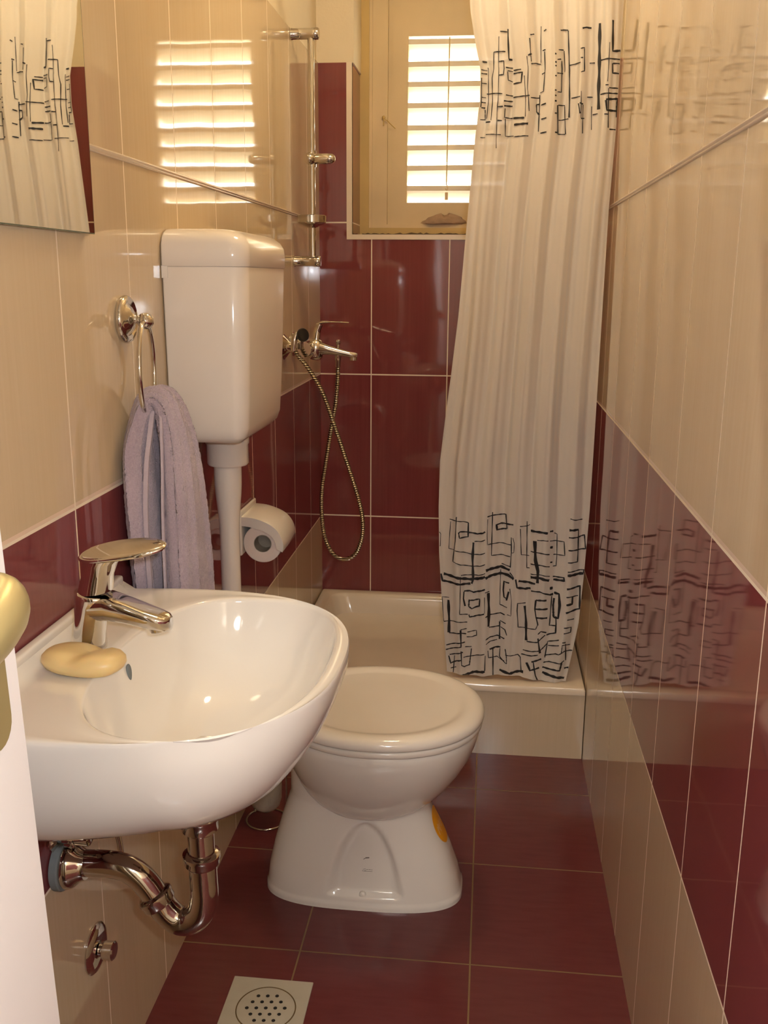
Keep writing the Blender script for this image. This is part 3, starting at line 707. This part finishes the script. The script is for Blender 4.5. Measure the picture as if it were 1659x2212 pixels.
# ================================================================= MIRROR
g = G(); y0, y1, z0, z1 = .78, 1.330, 1.3165, 1.93
g.box((.0072, y0, z0), (.0120, y1, z1), 1); g.add([(.0122, y0+.0015, z0+.0015), (.0122, y1-.0015, z0+.0015), (.0122, y1-.0015, z1-.0015), (.0122, y0+.0015, z1-.0015)], [(0, 1, 2, 3)], 0)
g2 = mk('mirror', g.v, g.f, M_MIRROR, None, False, [M_MEDGE], g.m)
tag(g2, 'frameless rectangular mirror on the left wall above the sink', 'mirror')

# ================================================================= TOWEL RING AND TOWEL
RC = Vector((.050, 1.434, 1.193))
tr = empty('towel_ring', (0, 1.447, 1.198), 'polished chrome towel ring fixed on the left wall between mirror and cistern', 'towel ring')
g = G(); g.lathe((.0004, 1.447, 1.197), (1, 0, 0), [(.034, 0), (.0362, .003), (.0360, .007), (.0335, .0105), (.0300, .0120), (.0270, .0105), (.0245, .0088), (.0215, .0105), (.0175, .0140), (.0120, .0165), (.0080, .0180), (.0055, .0220), (.0058, .026), (.0075, .029), (.0060, .032)], 48)
g.mk('wall_rosette', M_CHROME, tr)
g = G(); g.sphere((.0365, 1.443, 1.195), .0125, 28); g.tube([(.033, 1.437, 1.1955), (.041, 1.4490, 1.1945)], .0105, 20); g.mk('ring_knuckle', M_CHROME, tr)
a9 = math.radians(9.5); dd = Vector((-math.sin(a9), math.cos(a9), 0)); RR = .0745
rcn = Vector((.0355, 1.443, 1.195-RR))
g = G()
N = 96; P = [rcn+dd*RR*.82*math.cos(2*PI*k/N)+Vector((0, 0, 1))*RR*math.sin(2*PI*k/N) for k in range(N)]
nrm = dd.cross(Vector((0, 0, 1)))
vs = []; fs = []
for k in range(N):
    t = 2*PI*k/N; out = (dd*math.cos(t)+Vector((0, 0, 1))*math.sin(t))
    for j in range(12):
        q = 2*PI*j/12; vs.append(P[k]+(out*math.cos(q)+nrm*math.sin(q))*.0038)
for k in range(N):
    for j in range(12): fs.append((k*12+j, k*12+(j+1) % 12, ((k+1) % N)*12+(j+1) % 12, ((k+1) % N)*12+j))
g.add(vs, fs); g.mk('ring', M_CHROME, tr)
# towel: two hanging halves joined over the bottom of the ring
ZB = rcn.z-RR
tow = empty('towel', (.05, 1.44, ZB), 'lavender terry towel folded through the chrome ring and hanging down behind the sink', 'towel')
def towel_part():
    # path parameter p: 0 bottom of wall half ... 1 bottom of room half
    path = [(.030, 1.455, .62, .070, .018), (.030, 1.455, .72, .070, .020), (.030, 1.452, .82, .075, .022), (.027, 1.450, .92, .078, .022), (.026, 1.446, 1.00, .072, .0195), (.032, 1.443, 1.045, .050, .017),
            (.044, 1.442, ZB+.030, .032, .017), (.062, 1.445, ZB+.022, .032, .018), (.076, 1.445, 1.02, .042, .020), (.082, 1.445, .96, .052, .0215), (.086, 1.445, .88, .060, .023), (.089, 1.445, .80, .066, .0235), (.090, 1.445, .71, .070, .023), (.090, 1.445, .62, .070, .023)]
    TN = 20; pts = spline([(a, b, c) for a, b, c, d, e_ in path], TN); n = len(pts)
    def par(i, c): 
        u = i/TN; k = min(int(u), len(path)-2); w_ = u-k; return path[k][c]*(1-w_)+path[k+1][c]*w_
    rings = []
    N = 200
    for i, p in enumerate(pts):
        t = (pts[min(i+1, n-1)]-pts[max(0, i-1)]).normalized()
        yv = Vector((0, 1, 0)); nv = t.cross(yv).normalized()
        hw, ht = par(i, 3), par(i, 4)
        ring = []
        for k in range(N):
            a = 2*PI*k/N
            c, s_ = math.cos(a), math.sin(a)
            yy = hw*math.copysign(abs(c)**.85, c); nn = ht*math.copysign(abs(s_)**.6, s_)
            fold = 1+.22*math.sin(5*a+.6+p.z*3)+.10*math.sin(11*a+p.z*5)
            fuzz = random.uniform(-.0010, .0010)
            v = p+yv*(yy*(1+.05*math.sin(5*a)))+nv*(nn*fold)+Vector((0, 0, fuzz))
            v.x = max(.0035, v.x+fuzz)
            ring.append(v)
        rings.append(ring)
    g = G(); g.loft(rings); return g.mk('towel_cloth', M_TOWEL, tow, angle=None)
towel_part()
# woven hems on the inner edges facing the room
g = G()
def strip(pts, w_, th_=.0022):
    pts = spline(pts, 8); rings = []
    for i, p in enumerate(pts):
        rings.append([p+Vector((-w_/2, -th_, 0)), p+Vector((w_/2, -th_, 0)), p+Vector((w_/2, th_, 0)), p+Vector((-w_/2, th_, 0))])
    g.loft(rings)
strip([(.050, 1.418, 1.062), (.050, 1.405, 1.035), (.048, 1.385, .98), (.046, 1.377, .90), (.046, 1.380, .80), (.047, 1.384, .70), (.047, 1.385, .62)], .007)
strip([(.064, 1.415, 1.060), (.068, 1.402, 1.030), (.069, 1.395, .97), (.069, 1.387, .90), (.070, 1.381, .80), (.071, 1.377, .70), (.071, 1.377, .62)], .004)
g.mk('towel_hem', M_HEM, tow, smooth=False)

# ================================================================= CISTERN
CY0 = 1.815
cis = empty('toilet_cistern', (0, CY0, .97), 'white plastic wall cistern mounted on the left wall above the toilet', 'cistern')
g = G()
def crect(z, x1, ya, yb, r):
    out = []; q = .004
    for cx, cy, a0, rr3 in ((x1-r, yb-r, 0, r), (.0015+q, yb-q, 90, q), (.0015+q, ya+q, 180, q), (x1-r, ya+r, 270, r)):
        for i in range(9):
            a = math.radians(a0+90*i/8); out.append(Vector((cx+rr3*math.cos(a), cy+rr3*math.sin(a), z)))
    return out
ya, yb = 1.628, 1.972
g.loft([crect(.9725, .108, 1.665, 1.915, .012), crect(.975, .122, 1.652, 1.928, .018), crect(.984, .132, 1.643, 1.938, .024), crect(1.00, .1375, 1.638, 1.944, .027), crect(1.05, .140, 1.6365, 1.951, .029), crect(1.15, .143, 1.634, 1.961, .030), crect(1.2755, .1455, 1.631, 1.969, .030), crect(1.2772, .1450, 1.6315, 1.9685, .030)])
g.mk('tank', M_PLAST, cis, angle=50)
g = G()
rr_ = [crect(1.2775, .1462, 1.6300, 1.969, .030), crect(1.2795, .1475, 1.6285, 1.971, .031), crect(1.300, .148, 1.628, 1.9715, .031), crect(1.314, .1465, 1.6295, 1.970, .032), crect(1.325, .141, 1.6350, 1.964, .033), crect(1.333, .131, 1.6450, 1.954, .034), crect(1.338, .117, 1.659, 1.940, .034), crect(1.3405, .100, 1.676, 1.923, .034), crect(1.3415, .08, 1.70, 1.90, .03)]
g.loft(rr_); g.mk('cistern_lid', M_PLAST, cis, angle=50)
g = G(); g.box((.0015, 1.6295, 1.2585), (.012, 1.634, 1.279)); g.mk('lid_clip', M_PLAST, cis, smooth=False)
fp = empty('flush_pipe', (.054, CY0, .35), 'white plastic flush pipe dropping from the cistern to the toilet behind the sink', 'pipe')
g = G(); g.lathe((.055, CY0, .905), (0, 0, 1), [(.022, -.003), (.038, 0), (.0405, .004), (.0405, .040), (.0425, .043), (.0425, .0665)], 40); g.mk('pipe_nut', M_PLAST, fp)
g = G(); pth = [Vector((.054, CY0, .906-.02*i)) for i in range(24)] + spline([(.054, CY0, .43), (.055, CY0, .385), (.062, CY0, .358), (.074, CY0, .350)], 6)
L_ = len(pth)
g.tube(pth, lambda t: .0195+.0075*smooth01((.17-t)/.14), 28); g.mk('pipe', M_PLAST, fp)

# ================================================================= TOILET
toi = empty('toilet', (.33, 1.82, 0), 'white floor standing toilet with closed lid beside the sink', 'toilet')
TYC = 1.82; N = 96
# --- pedestal
PT = [(0.000, .3265, .2090, .1020, 3.0), (.012, .3265, .2085, .1015, 3.0), (.016, .3262, .2060, .0995, 3.0), (.05, .3240, .2000, .0960, 2.9), (.10, .3210, .1860, .0910, 2.7), (.15, .3170, .1680, .0850, 2.5), (.19, .3140, .1520, .0790, 2.4), (.215, .315, .145, .078, 2.3), (.245, .32, .150, .083, 2.2), (.28, .33, .16, .09, 2.2)]
def pedv(t, z):
    cx = interp(z, [(p[0], p[1]) for p in PT]); a = interp(z, [(p[0], p[2]) for p in PT]); b = interp(z, [(p[0], p[3]) for p in PT]); n = interp(z, [(p[0], p[4]) for p in PT])
    c, s_ = math.cos(t), math.sin(t)
    v = Vector((cx+a*math.copysign(abs(c)**(2/n), c), TYC+b*math.copysign(abs(s_)**(2/n), s_), z))
    if s_ < 0 and z > .028:
        w_ = .073*math.sqrt(max(0, 1-((z-.02)/.165)**1.6)) if z < .185 else 0
        xr = abs(v.x-.338)
        k = smooth01((w_-xr)/.012+.3)*smooth01((z-.028)/.007)*(1-.35*smooth01((z-.1)/.08))
        v.y += .0135*k
    return v
zs = sorted(set([0, .006, .012, .016] + [.016+.0044*i for i in range(61)]))
zs = [z for z in zs if z <= .281]
NP = 160
g = G(); g.loft([[pedv(2*PI*k/NP, z) for k in range(NP)] for z in zs]); g.mk('pedestal', M_PORC, toi, angle=60)
# --- rear neck
g = G(); g.loft([se(cx, TYC, z, a, b, 3.0, 40) for z, cx, a, b in [(.20, .235, .030, .040), (.23, .235, .042, .055), (.27, .235, .048, .062), (.300, .230, .056, .068), (.325, .205, .085, .072), (.345, .190, .105, .074), (.372, .188, .108, .078), (.380, .188, .104, .075)]])
g.lathe((.072, CY0, .350), (1, 0, 0), [(.022, 0), (.025, .003), (.026, .02), (.026, .05)], 28)
g.mk('rear_neck', M_PORC, toi, angle=60)
# --- bowl
def egg(z, s_, grow=0.0, cx=.357, a=.2095, b=.186, an=.200, n=2.15):
    return se(cx, TYC, z, a*s_+grow, b*s_+grow, n, N, aneg=an*s_+grow)
g = G(); br = []
for z, a, b, cx in [(.176, .030, .026, .335), (.179, .055, .048, .335), (.187, .082, .070, .336), (.200, .106, .090, .338), (.218, .128, .108, .341), (.240, .1475, .125, .344), (.265, .1640, .1410, .3475), (.292, .1780, .1555, .351), (.320, .1900, .1680, .354), (.348, .1990, .1775, .356), (.368, .2030, .1810, .357), (.3795, .2035, .1812, .357), (.3835, .2010, .179, .357)]:
    br.append(se(cx, TYC, z, a, b, 2.1, N))
g.loft(br); g.mk('bowl', M_PORC, toi, angle=60)
g = G(); g.loft([egg(.3850, .955), egg(.3856, .985), egg(.3885, .998), egg(.3945, 1.0), egg(.3985, .994), egg(.3995, .975)]); g.mk('seat', M_LID, toi, angle=70)
g = G(); g.loft([egg(.4010, .985), egg(.4016, 1.004), egg(.4045, 1.014), egg(.4100, 1.014), egg(.4160, 1.002), egg(.4205, .975), egg(.4232, .935), egg(.4242, .895), egg(.4238, .855), egg(.4222, .82), egg(.4203, .79), egg(.4196, .76), egg(.4202, .5), egg(.421, .15)]); g.mk('lid', M_LID, toi, angle=70)
for s_ in (-1, 1):
    g = G(); g.rbox((.150, TYC+s_*.07-.018, .383), (.178, TYC+s_*.07+.018, .408), .006); g.mk('seat_hinge', M_LID, toi)
# --- sticker on the front of the pedestal
g = G(); rows = []
z_c, hz, ht_, tc_ = .152, .036, .30, -.03
ctr = pedv(tc_, z_c)
ring = []
def outn(t, z):
    a = pedv(t+.01, z)-pedv(t-.01, z); b = pedv(t, z+.002)-pedv(t, z-.002); n_ = a.cross(b).normalized(); return n_
rings_ = []
for rr2 in (.02, .35, .7, 1.0):
    rings_.append([pedv(tc_+ht_*rr2*math.cos(q), z_c+hz*rr2*math.sin(q))+outn(tc_+ht_*rr2*math.cos(q), z_c+hz*rr2*math.sin(q))*.0011 for q in [2*PI*k/36 for k in range(36)]])
g.loft(rings_, cap1=False); g.mk('sticker', M_STICK, toi, angle=None)['label'] = 'orange oval sticker'
g = G()
for k, (dt, dz, hh) in enumerate([(-.20, -.004, .008), (-.15, .002, .006), (-.10, -.002, .008), (-.04, .004, .006), (.03, 0, .008), (.10, .003, .006)]):
    q = []
    for (a, b) in ((-.016, -hh), (.002, -hh), (.014, hh), (-.004, hh)):
        q.append(pedv(tc_+dt+a, z_c+dz+b)+outn(tc_+dt+a, z_c+dz+b)*.0018)
    g.add(q, [(0, 1, 2, 3)])
g.mk('sticker_print', M_STICKT, toi, smooth=False, angle=None)
# --- tiny printed maker's mark, and bolt cap
g = G()
def onside(x, z):
    lo, hi = -PI, 0.0
    for _ in range(40):
        m_ = (lo+hi)/2
        if pedv(m_, z).x < x: lo = m_
        else: hi = m_
    return pedv(lo, z)+Vector((0, -.0007, 0))
for (xa, za, xb, zb, w_) in [(.333, .104, .338, .107, .0008), (.337, .107, .345, .108, .0012), (.331, .079, .334, .083, .0004), (.334, .083, .338, .083, .0004), (.335, .079, .339, .0795, .0004), (.339, .082, .343, .082, .0004), (.341, .079, .341, .082, .0004), (.344, .082, .348, .0822, .0004), (.346, .079, .346, .082, .0004), (.349, .082, .352, .082, .0004), (.331, .078, .352, .0783, .0003)]:
    a, b, c, d = onside(xa, za-w_), onside(xb, zb-w_), onside(xb, zb+w_), onside(xa, za+w_)
    g.add([a, b, c, d], [(0, 1, 2, 3)])
g.mk('maker_mark', M_INK, toi, smooth=False, angle=None)
bc = onside(.333, .031)
g = G(); g.lathe((bc.x, bc.y+.006, .030), (0, -1, .15), [(.0072, 0), (.0072, .007), (.005, .009), (.002, .0095)], 24); g.mk('bolt_cap', M_LID, toi)

# ================================================================= TOILET PAPER
py0, py1 = 2.088, 2.195; pc = Vector((.0545, 0, .669))
ph = empty('paper_holder', (0, 2.13, .72), 'white ceramic toilet paper holder on the left wall behind the flush pipe', 'paper holder')
g = G(); g.rbox((.0006, 2.078, .640), (.0085, 2.225, .745), .004, 3); g.mk('back_plate', M_PORC, ph, angle=60)
g = G()
K = 1.05
top_ = spline([Vector((a*K, 0, b*K)) for a, b in [(-.0455, .0605), (-.02, .0585), (.004, .0515), (.024, .0415), (.038, .027), (.046, .009), (.0475, -.006), (.045, -.016)]], 4)
def offs(P, d):
    out = []
    for i_, p in enumerate(P):
        t = (P[min(i_+1, len(P)-1)]-P[max(0, i_-1)]).normalized(); out.append(p+Vector((-t.z, 0, t.x))*-d if False else p-Vector((-t.z, 0, t.x))*d)
    return out
inn_ = offs(top_, .0035)
cy0, cy1 = py0-.008, 2.222
g.loft([[Vector((pc.x+p.x*s_, y, pc.z+p.z*s_)) for p in top_+inn_[::-1]] for y, s_ in ((cy0+.0005, .992), (cy0+.002, 1.0), (cy1-.003, 1.0), (cy1, .985))])
inc_ = spline([Vector((a, 0, b)) for a, b in [(.034, -.010), (.0300, .008), (.021, .021), (.006, .030), (-.012, .036), (-.030, .040), (-.0475, .042)]], 4)
for i_ in (0,):
    A_ = [p*.992 for p in top_]
    n_ = len(A_); q_ = [inc_[::-1][min(len(inc_)-1, int(k*(len(inc_)-1)/(n_-1)))] for k in range(n_)]
    g.loft([[Vector((pc.x+p.x, y, pc.z+p.z)) for p in A_+q_[::-1]] for y in (cy0, cy0+.0055)])
g.mk('cover', M_PORC, ph, angle=50)
roll = empty('toilet_roll', (pc.x, 2.135, pc.z), 'roll of white toilet paper in the ceramic holder', 'toilet roll')
g = G(); R_, r_ = .0445, .0205; n = 56
A = [[Vector((pc.x+rad*math.cos(2*PI*k/n), y, pc.z+rad*math.sin(2*PI*k/n))) for k in range(n)] for rad, y in ((r_, py0), (r_+.001, py0-.0005), (R_-.001, py0-.0005), (R_, py0+.0005), (R_, py1), (r_, py1))]
g.loft(A, False, False); g.mk('paper', M_PAPER, roll, angle=40)
g = G(); A = [[Vector((pc.x+rad*math.cos(2*PI*k/n), y, pc.z+rad*math.sin(2*PI*k/n))) for k in range(n)] for rad, y in ((r_-.0002, py0-.001), (r_-.0002, py1), (r_-.0014, py1), (r_-.0014, py0-.001), (r_-.0002, py0-.001))]
g.loft(A, False, False); g.lathe((pc.x, py0+.035, pc.z), (0, 1, 0), [(.0185, 0), (.0185, .002)], 32); g.mk('cardboard_core', M_CARD, roll, angle=40)

# ================================================================= SHOWER RAIL
BX, BY = .0545, 2.765
bar = empty('shower_rail', (0, BY, 1.30), 'vertical chrome shower rail on the left wall beside the window', 'shower rail')
g = G(); g.tube([(BX, BY, 1.298), (BX, BY, 1.892)], .0088, 24); g.mk('rail_tube', M_CHROME, bar)
for z in (1.893, 1.306):
    g = G(); g.lathe((.0004, BY, z), (1, 0, 0), [(.0150, 0), (.0150, .004), (.0140, .006), (.0140, .055), (.0150, .058), (.0150, .074), (.0130, .0765), (.006, .077)], 28); g.mk('wall_bracket', M_CHROME, bar)
g = G(); g.sphere((BX-.004, BY-.012, 1.577), .0165, 24); g.lathe((BX+.006, BY-.004, 1.577), (1, -.05, 0), [(.0125, 0), (.0135, .004), (.0140, .040), (.0125, .052), (.008, .058), (.003, .060)], 28)
g.tube([(BX, BY, 1.556), (BX, BY, 1.598)], .0125, 20); g.mk('slider', M_CHROME, bar)
g = G(); g.lathe((BX, BY-.015, 1.405), (0, 0, 1), [(.010, -.010), (.034, 0), (.040, .004), (.0405, .022), (.0385, .0235), (.0385, .006), (.006, .005)], 48, cap0=True, cap1=True); g.mk('soap_dish', M_CHROME, bar, angle=35)

# ================================================================= SHOWER MIXER
MY = 2.645
mx = empty('shower_mixer', (0, MY, 1.07), 'chrome lever shower mixer with spout on the left wall beside the burgundy tiles', 'shower mixer')
for yy in (MY-.045, MY+.085):
    g = G(); g.lathe((.0004, yy, 1.078), (1, 0, 0), [(.034, 0), (.034, .003), (.026, .010), (.015, .018), (.011, .03)], 32); g.mk('wall_rosette', M_CHROME, mx)
g = G()
g.tube(spline([(.024, MY-.045, 1.078), (.040, MY-.045, 1.076), (.056, MY-.050, 1.073)], 4), .013, 20)
g.tube([(.024, MY+.085, 1.078), (.056, MY+.085, 1.075)], .013, 20)
g.tube([(.060, MY-.068, 1.074), (.062, MY-.040, 1.074), (.062, MY+.08, 1.074), (.06, MY+.105, 1.074)], .0215, 28)
g.lathe((.078, MY-.0, 1.052), (.12, 0, 1), [(.012, -.010), (.021, -.006), (.0245, .002), (.0245, .028), (.0225, .036), (.016, .044), (.013, .046)], 32)
g.mk('mixer_body', M_CHROME, mx, angle=50)
rings = []
for (x, z, w_, h) in [(.075, 1.074, .022, .019), (.095, 1.073, .021, .0175), (.120, 1.069, .019, .0130), (.150, 1.0635, .0165, .0095), (.176, 1.0585, .0145, .0075), (.192, 1.0555, .0130, .0070), (.197, 1.055, .009, .005)]:
    rings.append([Vector((x, MY+w_*math.copysign(abs(math.cos(t))**.7, math.cos(t)), z+h*math.copysign(abs(math.sin(t))**.7, math.sin(t)))) for t in [2*PI*k/24 for k in range(24)]])
g = G(); g.loft(rings); g.lathe((.186, MY, 1.052), (0, 0, -1), [(.010, 0), (.010, .010), (.008, .011)], 20); g.mk('spout', M_CHROME, mx, angle=50)
g = G(); g.tube(spline([(.083, MY, 1.095), (.086, MY, 1.118), (.094, MY, 1.138)], 5), lambda t: .0115-.003*t, 20)
rings = []
for (x, z, w_, h) in [(.085, 1.1395, .009, .0030), (.100, 1.1430, .0125, .0045), (.125, 1.1450, .0125, .0030), (.150, 1.1445, .0115, .0022), (.168, 1.1435, .009, .0018), (.174, 1.143, .004, .0012)]:
    rings.append([Vector((x, MY+w_*math.cos(t), z+h*math.sin(t))) for t in [2*PI*k/20 for k in range(20)]])
g.loft(rings); g.mk('mixer_lever', M_CHROME, mx, angle=50)
g = G(); g.tube([(.144, MY, 1.071), (.144, MY, 1.083)], .0035, 12); g.lathe((.144, MY, 1.082), (0, 0, 1), [(.0045, 0), (.0060, .004), (.0055, .013), (.003, .015)], 20); g.mk('diverter_knob', M_CHROME, mx)
g = G(); g.lathe((.1435, MY, 1.057), (0, 0, -1), [(.0085, 0), (.0085, .014), (.007, .016), (.0065, .034), (.005, .036)], 20); g.mk('hose_nut', M_CHROME, mx)
# hand shower head clipped behind the body
hs = empty('hand_shower', (.064, MY-.09, 1.11), 'small black faced hand shower clipped beside the shower mixer', 'hand shower')
g = G(); g.tube(spline([(.040, MY-.100, 1.072), (.042, MY-.100, 1.095), (.046, MY-.098, 1.112), (.056, MY-.094, 1.118)], 6), lambda t: .0085-.001*t, 16); g.mk('handle', M_CHROME, hs)
g = G(); g.lathe((.060, MY-.094, 1.112), (.75, -.60, .25), [(.010, -.008), (.015, -.002), (.0180, .004), (.0180, .010), (.016, .013), (.009, .0135)], 28); g.mk('shower_head', M_BLACK, hs)
# hose
hp_ = [(.1435, MY, 1.022), (.142, MY, .985), (.137, MY-.003, .925), (.124, MY-.008, .85), (.112, MY-.015, .77), (.100, MY-.02, .69), (.0985, MY-.025, .62), (.107, MY-.03, .55), (.130, MY-.035, .502), (.162, MY-.04, .486), (.196, MY-.045, .502), (.216, MY-.05, .55), (.219, MY-.055, .61), (.205, MY-.06, .68), (.178, MY-.07, .77), (.148, MY-.08, .865), (.114, MY-.09, .965), (.076, MY-.098, 1.030), (.052, MY-.102, 1.060), (.043, MY-.101, 1.078)]
pts = spline(hp_, 40)
g = G(); g.tube(pts, .0058, 10)
# fine rings of the metal hose as one mesh
vs = g.v; 
hb = NB('ribbed metal hose'); hb.set(Metallic=1.0, Roughness=.22); hb.b.inputs['Base Color'].default_value = (.55, .47, .36, 1)
P_ = hb.pos(); wv = hb.math('SINE', hb.math('MULTIPLY', P_[2], 2*PI/.0062)); 
hb.l(hb.bump(wv, .0015, 1.0), hb.b.inputs['Normal']); hb.l(hb.mix(hb.math('MULTIPLY_ADD', wv, .5, .5), (.20, .15, .10), (.72, .64, .52)), hb.b.inputs['Base Color'])
tag(g.mk('shower_hose', hb.m), 'ribbed metal shower hose hanging in a long loop below the mixer', 'hose')

# ================================================================= TOILET BRUSH
bc_ = Vector((.062, 2.03, 0))
br_ = empty('toilet_brush', bc_, 'toilet brush in a frosted cup on a wire stand in the corner behind the toilet', 'toilet brush')
def ring_mesh(c, R, r, n=64, m=10):
    vs = []; fs = []
    for k in range(n):
        t = 2*PI*k/n
        for j in range(m):
            q = 2*PI*j/m; vs.append(Vector((c[0]+(R+r*math.cos(q))*math.cos(t), c[1]+(R+r*math.cos(q))*math.sin(t), c[2]+r*math.sin(q))))
    for k in range(n):
        for j in range(m): fs.append((k*m+j, k*m+(j+1) % m, ((k+1) % n)*m+(j+1) % m, ((k+1) % n)*m+j))
    return vs, fs
g = G(); g.add(*ring_mesh((bc_.x, bc_.y, .0026), .047, .0025)); g.add(*ring_mesh((bc_.x, bc_.y, .235), .040, .0022))
g.tube(spline([(bc_.x+.040, bc_.y-.025, .0026), (bc_.x+.052, bc_.y-.016, .010), (bc_.x+.053, bc_.y-.014, .05), (bc_.x+.052, bc_.y-.012, .16), (bc_.x+.038, bc_.y-.010, .235)], 8), .0022, 10)
g.tube(spline([(bc_.x-.034, bc_.y+.030, .0026), (bc_.x-.036, bc_.y+.034, .03), (bc_.x-.034, bc_.y+.032, .20), (bc_.x-.028, bc_.y+.028, .235)], 8), .0022, 10)
g.mk('wire_stand', M_CHROMED, br_)
g = G(); g.lathe((bc_.x, bc_.y, .030), (0, 0, 1), [(.010, 0), (.024, .004), (.033, .014), (.0375, .030), (.0385, .06), (.038, .12), (.0375, .205), (.034, .206)], 36); g.mk('brush_cup', M_BRUSHC, br_)
g = G(); g.tube([(bc_.x, bc_.y, .22), (bc_.x, bc_.y, .36)], .005, 14); g.sphere((bc_.x, bc_.y, .366), .010, 16); g.mk('brush_handle', M_CHROMED, br_)

# ================================================================= FLOOR DRAIN
dr_ = empty('floor_drain', (.198, 1.428, 0), 'square grey floor drain with round perforated grate at the foot of the left wall', 'floor drain')
g = G(); g.rbox((.124, 1.354, -.004), (.272, 1.501, .0022), .0012, 2); g.mk('drain_frame', M_DRAIN, dr_, smooth=False)
dc = (.200, 1.426)
vs, fs = ring_mesh((dc[0], dc[1], .0022), .0525, .0011, 72, 8); g = G(); g.add(vs, fs); g.mk('groove', M_DRAING, dr_)
g = G(); g.lathe((dc[0], dc[1], .0020), (0, 0, 1), [(.0510, 0), (.0510, .0009), (.0495, .0013)], 64); g.mk('round_grate', M_DRAIN, dr_)
hx = []
for row, n_ in enumerate([3, 4, 5, 4, 3]):
    for k in range(n_):
        hx.append(((k-(n_-1)/2)*.0168, (row-2)*.0148))
for i, (a, b) in enumerate(hx):
    if a*a+b*b > .042**2: continue
    q = math.radians(6)
    g = G(); g.lathe((dc[0]+a*math.cos(q)-b*math.sin(q), dc[1]+a*math.sin(q)+b*math.cos(q), .0030), (0, 0, 1), [(.0034, 0), (.0034, .0006)], 14)
    g.mk('drain_hole', M_HOLE, dr_, smooth=False)

# ================================================================= CEILING LAMP (above the picture)
cl = empty('ceiling_lamp', (.42, 2.05, CEIL), 'round warm glass ceiling lamp above the middle of the room', 'ceiling lamp')
g = G(); g.lathe((.42, 2.05, CEIL-.001), (0, 0, -1), [(.10, 0), (.10, .018), (.09, .02)], 40); g.mk('lamp_base', M_CHROME, cl)
g = G(); g.lathe((.42, 2.05, CEIL-.02), (0, 0, -1), [(.088, 0), (.09, .02), (.078, .05), (.05, .075), (.015, .085)], 40); g.mk('glass_shade', M_GLOW, cl)
